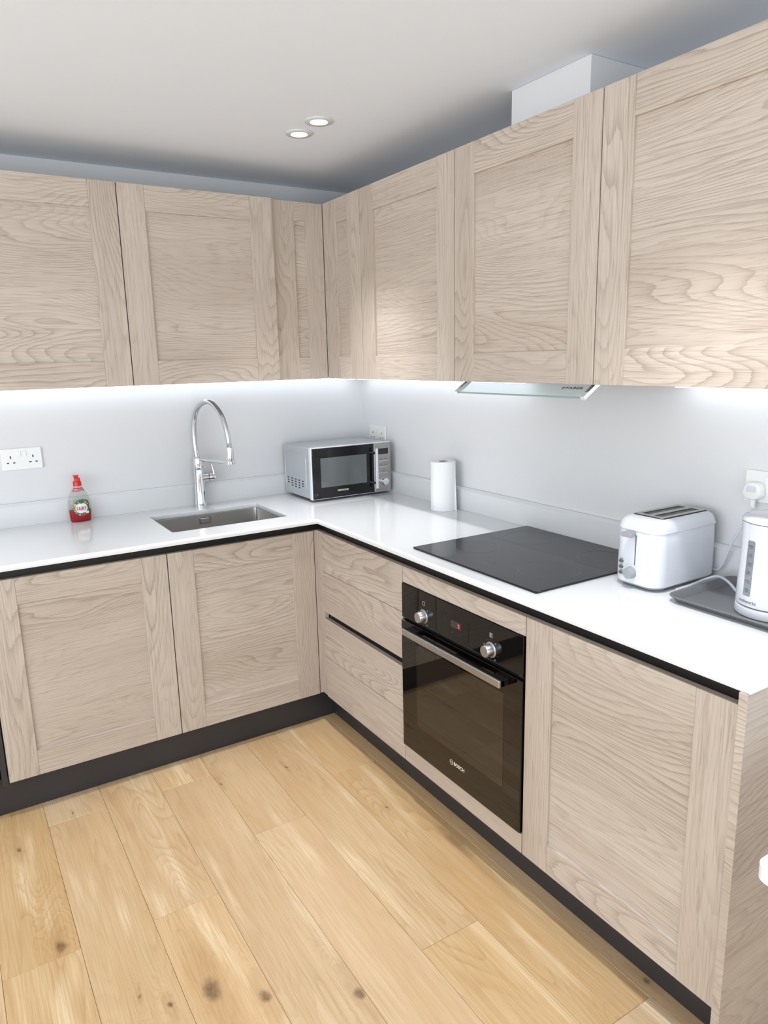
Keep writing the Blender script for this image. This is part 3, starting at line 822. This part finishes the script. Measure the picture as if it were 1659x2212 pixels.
# pressed side panel outline
bm = bmesh.new()
rp = rrect((my0 + my1) / 2 + 0.010, (mz0 + mz1) / 2 - 0.002, 0.112, 0.090, 0.035, 8); ri = rrect((my0 + my1) / 2 + 0.010, (mz0 + mz1) / 2 - 0.002, 0.1095, 0.0875, 0.033, 8)
rm = rrect((my0 + my1) / 2 + 0.010, (mz0 + mz1) / 2 - 0.002, 0.1108, 0.0888, 0.034, 8)
loft_bm(bm, [[(mx0 + 0.0021, y, z) for y, z in rp], [(mx0 + 0.0008, y, z) for y, z in rm], [(mx0 + 0.0021, y, z) for y, z in ri]], False, False)
autosmooth(from_bm('side_ridge', bm, 'mw_silver', bd))
for ci, (yy, n_, zt0) in enumerate([(-0.0720, 3, 0.9890), (-0.1120, 4, 0.9885), (-0.1500, 4, 0.9880), (-0.1880, 4, 0.9875), (-0.2250, 3, 0.9870)]):
    for k in range(n_):
        z = zt0 - 0.0115 * k
        bm = bmesh.new()
        pts = [(yy + 0.0105 * math.cos(a), z + 0.0058 * math.sin(a)) for a in [PI * q / 8 for q in range(9)]]
        loft_bm(bm, [[(mx0 + 0.0022, y, z2) for y, z2 in pts], [(mx0 + 0.0014, y, z2) for y, z2 in pts]])
        from_bm('vent_slot', bm, 'black', bd)
for (x, y) in ((mx0 + 0.04, my0 + 0.03), (mx1 - 0.04, my0 + 0.03), (mx0 + 0.04, my1 - 0.03), (mx1 - 0.04, my1 - 0.03)):
    lathe('foot', (x, y, CT + 0.0002), (0, 0, 1), [(0.012, 0), (0.013, mz0 - CT - 0.0005)], 'black', t, 16)
bz = box('front_frame', (mx0, -0.3180, mz0 - 0.0035), (mx1, my0 - 0.0008, mz1 + 0.0035), 'mw_bezel', t, 0.004, 2)
dr = box('door', (mx0 + 0.006, -0.3230, mz0 + 0.0005), (-0.1305, -0.3178, mz1 - 0.0015), 'black_glass', t, 0.001)
box('window', (-0.4085, -0.3235, 0.9675), (-0.1710, -0.3228, 1.1005), 'mw_window', dr, 0)
text('logo', 'KENWOOD', 0.0105, (-0.2980, -0.3234, 0.9470), FACE_Y, 'print_white', dr, 1.0)
boxes('symbol', [((-0.4400 + a, -0.3233, 0.9320 + b_), (-0.4400 + a + c_, -0.3230, 0.9320 + b_ + d_)) for a, b_, c_, d_ in ((0, 0, .007, .0006), (0, .011, .007, .0006), (0, 0, .0006, .0115), (.0065, 0, .0006, .0115), (.009, .007, .005, .0006), (.009, .0035, .003, .0025), (.0135, .006, .0006, .005), (.0105, .001, .004, .0006))], 'print_dim', dr)
cpn = box('control_panel', (-0.1290, -0.3225, mz0 + 0.0005), (mx1 + -0.003, -0.3178, mz1 - 0.0015), 'steel', t, 0.001)
box('display', (-0.1060, -0.3232, 1.0920), (-0.0530, -0.3222, 1.1190), 'lcd', cpn, 0)
for z in (1.0610, 1.0330, 1.0040):
    box('button', (-0.1050, -0.3255, z - 0.0040), (-0.0525, -0.3224, z + 0.0040), 'satin', cpn, 0.0015, 2)
    boxes('button_marks', [((-0.1010, -0.3227, z + 0.0065), (-0.0850, -0.3224, z + 0.0085)), ((-0.0740, -0.3227, z + 0.0075), (-0.0570, -0.3224, z + 0.0092))] if z > 1.01 else [((-0.0900, -0.3227, z + 0.0065), (-0.0700, -0.3224, z + 0.0080)), ((-0.0830, -0.3227, z + 0.0105), (-0.0750, -0.3224, z + 0.0118))], 'print_dark', cpn)
lathe('dial_ring', (-0.0775, -0.3226, 0.9640), (0, -1, 0), [(0.0215, 0), (0.0215, 0.002), (0.0185, 0.003)], 'satin', cpn, 36)
lathe('dial', (-0.0775, -0.3256, 0.9640), (0, -1, 0), [(0.0180, 0), (0.0170, 0.014), (0.0160, 0.0160), (0.012, 0.0163)], 'chrome', cpn, 36)
hx_ = -0.1330
hnd = box('handle', (hx_ - 0.0062, -0.3560, 0.9380), (hx_ + 0.0062, -0.3490, 1.1250), 'mw_bezel', dr, 0.002, 2)
for z in (0.9620, 1.1020):
    lathe('handle_post', (hx_, -0.3232, z), (0, -1, 0), [(0.0065, 0), (0.0058, 0.004), (0.0058, 0.0262)], 'chrome', hnd, 20)

# ------------------------------------------------------------------ paper roll
rc = (-0.0755, -0.7850)
t = thing('paper_roll', (rc[0], rc[1], CT), 'standing white kitchen paper roll beside the upstand', 'paper roll')
H_ = 0.2050
lathe('paper', (rc[0], rc[1], CT + 0.0003), (0, 0, 1), [(0.019, H_ - 0.004), (0.0195, H_), (0.0500, H_), (0.0515, H_ - 0.0012), (0.0515, 0.001), (0.0505, 0), (0.0195, 0), (0.019, 0.004)], 'paper', t, 64, False, False)
lathe('core', (rc[0], rc[1], CT + 0.0006), (0, 0, 1), [(0.0188, 0), (0.0188, H_ - 0.002), (0.0175, H_ - 0.002), (0.0175, 0)], 'card', t, 40, False, False)
bm = bmesh.new()
ps = []
for k in range(15):
    a = math.radians(-62 + k * 3.5); r = 0.0517 + 0.00002 * k
    ps.append((rc[0] + r * math.cos(a), rc[1] + r * math.sin(a)))
a = math.radians(-62)
loose = [(rc[0] + 0.0517 * math.cos(a) + q * math.sin(a) * -1 * -1.0, rc[1] + 0.0517 * math.sin(a) - q * math.cos(a)) for q in (0.010, 0.005)]
ps = [(rc[0] + 0.050 * math.cos(math.radians(-72)) + 0.004, rc[1] + 0.0535 * math.sin(math.radians(-72)) - 0.0045), (rc[0] + 0.0535 * math.cos(math.radians(-66)), rc[1] + 0.0535 * math.sin(math.radians(-66)))] + ps
top = [bm.verts.new((x, y, CT + H_ - 0.002)) for x, y in ps]; bot = [bm.verts.new((x + (0.006 if i == 0 else 0.003 if i == 1 else 0), y - (0.005 if i == 0 else 0.002 if i == 1 else 0), CT + 0.0008)) for i, (x, y) in enumerate(ps)]
for i in range(len(ps) - 1): bm.faces.new((top[i], top[i + 1], bot[i + 1], bot[i]))
o = from_bm('loose_sheet', bm, 'paper', t); sm = o.modifiers.new('thick', 'SOLIDIFY'); sm.thickness = 0.0004

# ------------------------------------------------------------------ washing-up liquid bottle
bx_, by_ = -1.3800, -0.0520
t = thing('washing_up_bottle', (bx_, by_, CT), 'clear washing-up liquid bottle with red cap and green label by the upstand', 'bottle')
PR = [(0.0005, 0.0360), (0.003, 0.0395), (0.012, 0.0412), (0.030, 0.0425), (0.055, 0.0435), (0.075, 0.0435), (0.090, 0.0415), (0.105, 0.0370), (0.120, 0.0300), (0.130, 0.0245), (0.138, 0.0190), (0.143, 0.0150), (0.146, 0.0142), (0.150, 0.0142)]
def hw(z):
    for (z0, w0), (z1, w1) in zip(PR[:-1], PR[1:]):
        if z <= z1: return w0 + (w1 - w0) * max(0, (z - z0) / (z1 - z0))
    return PR[-1][1]
def dp_(w): return max(0.0142, 0.60 * w) if w > 0.0145 else w
def bsec(z, sh=0.0, n=40):
    w = hw(z) - sh; d = dp_(hw(z)) - sh
    pts = []
    for k in range(n):
        a = 2 * PI * k / n; e = 0.85
        ca, sa = math.cos(a), math.sin(a)
        pts.append((bx_ + w * math.copysign(abs(ca) ** e, ca), by_ + d * math.copysign(abs(sa) ** e, sa), CT + 0.0003 + z))
    return pts
zs = [p[0] for p in PR[:-1]]
zs = sorted(set(zs + [0.02, 0.042, 0.065, 0.0825, 0.0975, 0.1125, 0.125, 0.134]))
shell = loft('shell', [bsec(z) for z in zs + [0.150]], 'pet', t)
loft('liquid', [bsec(z, 0.0012) for z in [0.0012] + [q for q in zs if 0.002 < q < 0.046] + [0.047]], 'liquid', t)
lathe('cap', (bx_, by_, CT + 0.1465), (0, 0, 1), [(0.0158, 0), (0.0165, 0.001), (0.0160, 0.016), (0.0150, 0.0185), (0.011, 0.019)], 'red_cap', t, 32)
secs = [[(bx_ + 0.001 + x, by_ + y, CT + z) for x, y in rrect(0, 0, w, d, 0.004, 4)] for z, w, d in ((0.1650, 0.0115, 0.010), (0.1760, 0.0110, 0.0095), (0.1785, 0.0110, 0.0095))]
fc = loft('flip_top', secs, 'red_cap', t)
secs = [[(bx_ - 0.0025 + x, by_ - 0.001 + y, CT + z) for x, y in rrect(0, 0, w, d, 0.004, 4)] for z, w, d in ((0.1780, 0.0070, 0.0070), (0.1850, 0.0085, 0.0080), (0.1885, 0.0115, 0.0085), (0.1900, 0.0110, 0.0080))]
loft('spout', secs, 'red_cap', fc)
def surf(s, z, off):
    """front surface of the bottle at sideways offset s and height z"""
    w, d = hw(z), dp_(hw(z)); e = 0.85
    q = min(0.995, abs(s) / w)
    sa = max(0.0, 1 - q ** (2 / e)) ** 0.5
    return Vector((bx_ + s, by_ - (d * sa ** e + off), CT + 0.0003 + z))
def patch(name, outline, mat, parent, off, rings_=7):
    c = (sum(p[0] for p in outline) / len(outline), sum(p[1] for p in outline) / len(outline))
    bm = bmesh.new(); prev = None; cv = bm.verts.new(surf(c[0], c[1], off))
    n = len(outline)
    for r in range(1, rings_ + 1):
        f = r / rings_
        ring_ = [bm.verts.new(surf(c[0] + (p[0] - c[0]) * f, c[1] + (p[1] - c[1]) * f, off)) for p in outline]
        for k in range(n):
            if prev is None: bm.faces.new((cv, ring_[k], ring_[(k + 1) % n]))
            else: bm.faces.new((prev[k], ring_[k], ring_[(k + 1) % n], prev[(k + 1) % n]))
        prev = ring_
    return from_bm(name, bm, mat, parent, True)
lc = (0.004, 0.0575)
gl = []
for k in range(40):
    a = 2 * PI * k / 40; ca, sa = math.cos(a), math.sin(a)
    e = 0.55 if ca > 0 else 1.0                  # squarer on the right, round on the left
    gl.append((lc[0] + 0.0325 * math.copysign(abs(ca) ** e, ca) * (0.92 if ca > 0 else 1.0), lc[1] + 0.0345 * math.copysign(abs(sa) ** (e if sa > 0 else 0.9), sa)))
lb = patch('label', gl, 'green_label', t, 0.0004)
def disc(c, r, ry=None, n=20): return [(c[0] + r * math.cos(2 * PI * k / n), c[1] + (ry or r) * math.sin(2 * PI * k / n)) for k in range(n)]
patch('white_oval', disc((0.003, 0.0565), 0.0235, 0.0215, 32), 'white_label', lb, 0.0008)
for c, r, mt in (((-0.0195, 0.0715), 0.0052, 'orange'), ((-0.0245, 0.0640), 0.0042, 'pink'), ((0.0190, 0.0800), 0.0060, 'pink'), ((0.0265, 0.0735), 0.0026, 'orange'), ((-0.025, 0.0545), 0.0028, 'lime'), ((-0.0225, 0.0465), 0.0030, 'lime'),
                 ((-0.0175, 0.0395), 0.0032, 'pink'), ((0.0095, 0.0315), 0.0068, 'red_label'), ((-0.006, 0.0300), 0.0030, 'white_label'), ((-0.0075, 0.0815), 0.0028, 'lime'), ((0.0035, 0.0785), 0.0042, 'leaf')):
    patch('fruit_print', disc(c, r, None, 14), mt, lb, 0.0011, 2)
patch('info_panel', [(0.0175, 0.0330), (0.0300, 0.0330), (0.0305, 0.0430), (0.0175, 0.0430)], 'white_label', lb, 0.0010, 3)
bm = text_bm('FAIRY', 0.0230, 0.0, 0.98, 0.0006)
bmesh.ops.subdivide_edges(bm, edges=[e for e in bm.edges if e.calc_length() > 0.003], cuts=2)
for v in bm.verts: v.co = surf(0.003 + v.co.x * 0.66, 0.0545 + v.co.y * 0.92, 0.0014)
fo = from_bm('brand_text', bm, 'red_label', lb); fo.data.materials.clear(); fo.data.materials.append(M['red_label'])
nl = [(-0.0230, 0.1255), (0.0, 0.1248), (0.0230, 0.1255), (0.0200, 0.1325), (0.0165, 0.1385), (0.0, 0.1390), (-0.0165, 0.1385), (-0.0200, 0.1325)]
nb = patch('neck_label', nl, 'red_label', t, 0.0005)
patch('neck_print', [(-0.0165, 0.1325), (0.0165, 0.1325), (0.0165, 0.1342), (-0.0165, 0.1342)], 'white_label', nb, 0.0009, 3)
patch('neck_print', [(-0.0150, 0.1282), (0.0170, 0.1282), (0.0170, 0.1300), (-0.0150, 0.1300)], 'white_label', nb, 0.0009, 3)

# ------------------------------------------------------------------ tray
tx0, tx1, ty0, ty1 = -0.3100, -0.0250, -2.4350, -2.0480
t = thing('baking_tray', ((tx0 + tx1) / 2, (ty0 + ty1) / 2, CT), 'dark grey tray lying on the worktop under the kettle', 'tray')
cx, cy, hx, hy = (tx0 + tx1) / 2, (ty0 + ty1) / 2, (tx1 - tx0) / 2, (ty1 - ty0) / 2
def trs(i, z, r): return [(x, y, CT + z) for x, y in rrect(cx, cy, hx - i, hy - i, r, 6)]
loft('pan', [trs(0.018, 0.0005, 0.012), trs(0.003, 0.0150, 0.030), trs(0.0, 0.0155, 0.032), trs(-0.001, 0.0175, 0.033), trs(0.0, 0.0190, 0.032), trs(0.005, 0.0190, 0.027), trs(0.0085, 0.0165, 0.024), trs(0.0200, 0.0025, 0.014)], 'tray', t)

# ------------------------------------------------------------------ toaster
t = thing('toaster', (-0.152, -1.934, CT), 'white two-slice toaster with grey lever and dial next to the hob', 'toaster')
cx, cy = -0.1575, -1.9340
def ts(z, hx, hy, r, c=(0, 0)): return [(x, y, CT + z) for x, y in rrect(cx + c[0], cy + c[1], hx, hy, r, 8)]
loft('base', [ts(0.004, 0.120, 0.062, 0.03), ts(0.014, 0.128, 0.068, 0.035)], 'midgrey', t)
bd = loft('body', [ts(0.012, 0.1320, 0.0715, 0.040), ts(0.016, 0.1350, 0.0745, 0.042), ts(0.060, 0.1352, 0.0748, 0.042), ts(0.120, 0.1335, 0.0738, 0.040), ts(0.160, 0.1315, 0.0725, 0.038), ts(0.1625, 0.1300, 0.0710, 0.037)], 'white_gloss', t)
lid = loft('top_cover', [ts(0.160, 0.1328, 0.0738, 0.038), ts(0.1612, 0.1334, 0.0744, 0.038), ts(0.166, 0.1325, 0.0735, 0.038), ts(0.178, 0.1290, 0.0700, 0.036), ts(0.187, 0.1230, 0.0640, 0.032), ts(0.1925, 0.1120, 0.0540, 0.026), ts(0.1935, 0.1000, 0.0480, 0.020)], 'white_gloss', t)
for (sx, sy) in ((-1, -1), (-1, 1), (1, -1), (1, 1)):
    lathe('foot', (cx + sx * 0.085, cy + sy * 0.045, CT + 0.0003), (0, 0, 1), [(0.013, 0), (0.014, 0.0045)], 'midgrey', t, 14)
# slot plate with its two slots
tpz = 0.1938
L = [rrect(cx + 0.008, cy, 0.094, 0.0465, 0.008, 4), rrect(cx + 0.008, cy + 0.0205, 0.080, 0.0125, 0.002, 2)[::-1], rrect(cx + 0.008, cy - 0.0205, 0.080, 0.0125, 0.002, 2)[::-1]]
sp_ = curve_fill('slot_plate', L, CT + tpz + 0.0005, CT + tpz + 0.0025, 'steel', t, 0.0004)
loft('slot_gasket', [ts(tpz - 0.001, 0.0975, 0.0500, 0.010, (0.008, 0)), ts(tpz + 0.0006, 0.0970, 0.0495, 0.010, (0.008, 0))], 'black', t)
for s in (-1, 1):
    wires = []
    for k in range(9):
        x = cx + 0.008 - 0.070 + k * 0.0175
        wires.append(((x, cy + s * 0.0205 - 0.0115, CT + tpz + 0.0007), (x + 0.0015, cy + s * 0.0205 - 0.009, CT + tpz + 0.0018)))
        wires.append(((x, cy + s * 0.0205 + 0.009, CT + tpz + 0.0007), (x + 0.0015, cy + s * 0.0205 + 0.0115, CT + tpz + 0.0018)))
    boxes('guide_wires', wires, 'darkgrey', t)
fx = cx - 0.1352
box('lever_slot', (fx - 0.0003, cy - 0.0045, CT + 0.066), (fx + 0.0015, cy - 0.0020, CT + 0.1480), 'darkgrey', t, 0)
secs = [[(fx - d, cy + 0.009 + y, CT + 0.1520 + z) for y, z in rrect(0, 0, w, h, 0.003, 4)] for d, w, h in ((-0.006, 0.009, 0.006), (0.006, 0.010, 0.0065), (0.012, 0.0155, 0.0070), (0.026, 0.0165, 0.0060), (0.0275, 0.0155, 0.0048))]
loft('lever', secs, 'midgrey', t)
lathe('dial', (fx - 0.0005, cy + 0.006, CT + 0.0440), (-1, 0, 0), [(0.0165, 0), (0.0160, 0.003), (0.0150, 0.016), (0.0142, 0.0175), (0.009, 0.0178)], 'midgrey', t, 32)
for z in (0.069, 0.053, 0.037):
    secs = [[(fx - d, cy + 0.0405 + y, CT + z + zz) for y, zz in rrect(0, 0, w, h, 0.004, 5)] for d, w, h in ((0.0, 0.0072, 0.0045), (0.0016, 0.0072, 0.0045), (0.0022, 0.0064, 0.0037))]
    loft('button', secs, 'darkgrey', t)
boxes('print_marks', [((fx - 0.0004, cy + 0.0350, CT + z + 0.0066), (fx, cy + 0.0450, CT + z + 0.0080)) for z in (0.069, 0.053, 0.037)] +
      [((fx - 0.0004, cy + 0.006 + 0.023 * math.sin(a) - 0.0006, CT + 0.044 + 0.023 * math.cos(a) - 0.0006), (fx, cy + 0.006 + 0.023 * math.sin(a) + 0.0006, CT + 0.044 + 0.023 * math.cos(a) + 0.0006)) for a in (0.6, 0.0, -0.6, -1.2, -1.8, -2.4)], 'print_dark', t)
cord = tube('power_cord', [(-0.0275, -1.985, 0.9265), (-0.034, -2.006, 0.9285), (-0.044, -2.024, 0.938), (-0.045, -2.038, 0.965), (-0.045, -2.0545, 1.014), (-0.043, -2.071, 1.050), (-0.034, -2.085, 1.092), (-0.0225, -2.0905, 1.125)], 0.0033, 'white_gloss', t, 10, 8)
# plug in the socket
pc = Vector((0, -2.0905, 1.1640))
def plg(d, k, dz=0.0):
    out = []
    for i in range(32):
        a = 2 * PI * i / 32; y, z = math.sin(a), math.cos(a)
        w = 0.0265 if z < 0 else 0.0245
        yy = w * math.copysign(abs(y) ** 0.75, y); zz = (0.0235 if z > 0 else 0.0245) * math.copysign(abs(z) ** 0.8, z)
        out.append((-d, pc.y - yy * k, pc.z + zz * k + dz))
    return out
pg = loft('plug', [plg(0.0095, 0.93), plg(0.012, 1.0), plg(0.022, 1.0), plg(0.030, 0.96), plg(0.034, 0.86), plg(0.0345, 0.80)], 'white_plastic', cord)
loft('plug_badge', [[(-0.0346, y, z) for y, z in rrect(pc.y, pc.z + 0.006, 0.014, 0.0085, 0.005, 4)], [(-0.0351, y, z) for y, z in rrect(pc.y, pc.z + 0.006, 0.0135, 0.008, 0.005, 4)]], 'white_gloss', pg)
lathe('cord_grip', (-0.0215, pc.y, pc.z - 0.0225), (0.0, 0, -1), [(0.0085, 0), (0.0070, 0.006), (0.0075, 0.008), (0.0060, 0.014), (0.0062, 0.016), (0.0045, 0.024)], 'white_plastic', pg, 16)

# ------------------------------------------------------------------ kettle
kx, ky, kb = -0.1800, -2.2545, CT + 0.0030
t = thing('kettle', (kx, ky, kb), 'white plastic jug kettle with grey water gauge on the tray', 'kettle')
lathe('power_base', (kx, ky, kb), (0, 0, 1), [(0.0800, 0), (0.0825, 0.002), (0.0830, 0.010), (0.0815, 0.020), (0.0780, 0.023)], 'white_gloss', t, 64)
lathe('base_gap', (kx, ky, kb + 0.023), (0, 0, 1), [(0.0775, 0), (0.0775, 0.003)], 'darkgrey', t, 64)
KP = [(0.0790, 0.0255), (0.0815, 0.0270), (0.0815, 0.036), (0.0802, 0.080), (0.0786, 0.128), (0.0774, 0.168), (0.0778, 0.196), (0.0795, 0.222), (0.0800, 0.2260)]
lathe('body', (kx, ky, kb), (0, 0, 1), KP, 'white_gloss', t, 64)
lathe('lid', (kx, ky, kb + 0.2270), (0, 0, 1), [(0.0790, 0), (0.0808, 0.001), (0.0808, 0.006), (0.0780, 0.0095), (0.0600, 0.0150), (0.0300, 0.0175), (0.004, 0.018)], 'white_gloss', t, 64)
lathe('lid_seam', (kx, ky, kb + 0.2258), (0, 0, 1), [(0.0785, 0), (0.0785, 0.0016)], 'darkgrey', t, 64)
lathe('lid_knob', (kx, ky, kb + 0.2445), (0, 0, 1), [(0.018, 0), (0.019, 0.004), (0.014, 0.008), (0.004, 0.009)], 'white_gloss', t, 32)
# direction of the gauge: toward the camera's left side of the jug
def kp(ang, z, off):
    r = None
    for (r0, z0), (r1, z1) in zip(KP[:-1], KP[1:]):
        if z <= z1: r = r0 + (r1 - r0) * (z - z0) / (z1 - z0); break
    r = (r or 0.08) + off
    return Vector((kx + r * math.cos(ang), ky + r * math.sin(ang), kb + z))
GA = math.radians(165)
def kpatch(name, du0, du1, z0, z1, mat, parent, off, rr=0.004, nz=14, na=6):
    bm = bmesh.new(); R_ = 0.079
    c = ((du0 + du1) / 2, (z0 + z1) / 2)
    outline = rrect(c[0], c[1], (du1 - du0) / 2, (z1 - z0) / 2, rr, 4)
    rings_ = []
    cv = bm.verts.new(kp(GA + c[0] / R_, c[1], off)); prev = None; n = len(outline)
    for r in range(1, 7):
        f = r / 6
        ring_ = [bm.verts.new(kp(GA + (c[0] + (p[0] - c[0]) * f) / R_, c[1] + (p[1] - c[1]) * f, off)) for p in outline]
        for k in range(n):
            if prev is None: bm.faces.new((cv, ring_[k], ring_[(k + 1) % n]))
            else: bm.faces.new((prev[k], ring_[k], ring_[(k + 1) % n], prev[(k + 1) % n]))
        prev = ring_
    return from_bm(name, bm, mat, parent, True)
gg = kpatch('water_gauge', -0.0105, 0.0105, 0.052, 0.186, 'gauge', t, 0.0007)
def ktext(name, txt, size, u, z, mat, parent, off, sx=1.0):
    bm = text_bm(txt, size, 0.0, 1.0)
    for v in bm.verts: v.co = kp(GA + (u + v.co.x * sx) / 0.079, z + v.co.y, off)
    o = from_bm(name, bm, mat, parent); o.data.materials.clear(); o.data.materials.append(M[mat]); return o
for z, s_ in ((0.170, 'MAX'), (0.149, '1.5L'), (0.128, '1.25L'), (0.107, '1.0L'), (0.0855, '0.75L'), (0.0645, '0.5L')):
    ktext('gauge_text', s_, 0.0062, 0.0, z + 0.003, 'print_dark', gg, 0.0011)
    kpatch('gauge_line', -0.0065, 0.0065, z - 0.0022, z - 0.0015, 'print_dark', gg, 0.0011, 0.0001)
ktext('logo', 'cookworks', 0.0115, 0.002, 0.0385, 'print_dark', t, 0.0007, 0.95)
hd_ = Vector((math.cos(math.radians(-20)), math.sin(math.radians(-20)), 0))
hpts = [Vector((kx, ky, kb)) + hd_ * r + Vector((0, 0, z)) for r, z in ((0.070, 0.214), (0.100, 0.218), (0.122, 0.200), (0.126, 0.130), (0.116, 0.080), (0.098, 0.050), (0.075, 0.042))]
tube('handle', hpts, lambda s: 0.0115, 'white_gloss', t, 14, 6)
kc = tube('power_cord', [(-0.172, -2.1745, CT + 0.010), (-0.147, -2.139, CT + 0.022), (-0.120, -2.097, CT + 0.031), (-0.095, -2.054, CT + 0.0280), (-0.105, -2.030, CT + 0.018), (-0.136, -2.0195, CT + 0.009), (-0.175, -2.0165, CT + 0.0045), (-0.215, -2.0155, CT + 0.0040)], 0.0036, 'white_gloss', t, 10, 8)

# ------------------------------------------------------------------ white table at the right edge of the frame
t = thing('dining_table', (-0.43, -3.2, 0), 'white table with rounded corner at the right edge, beside the end panel', 'table')
tcx, tcy, thx, thy = (-0.848 - 0.03) / 2, -3.25, (0.848 - 0.03) / 2, 0.62
def tb(z, i): return [(x, y, z) for x, y in rrect(tcx, tcy, thx - i, thy - i, 0.022, 8)]
loft('table_top', [tb(0.7200, 0.003), tb(0.7230, 0.0), tb(0.7470, 0.0), tb(0.7500, 0.003)], 'table', t)
for x in (-0.8050, -0.095):
    for y in (-2.680, -3.82):
        box('leg', (x, y - 0.05, 0.0005), (x + 0.05, y, 0.7198), 'table', t, 0.003, 2)
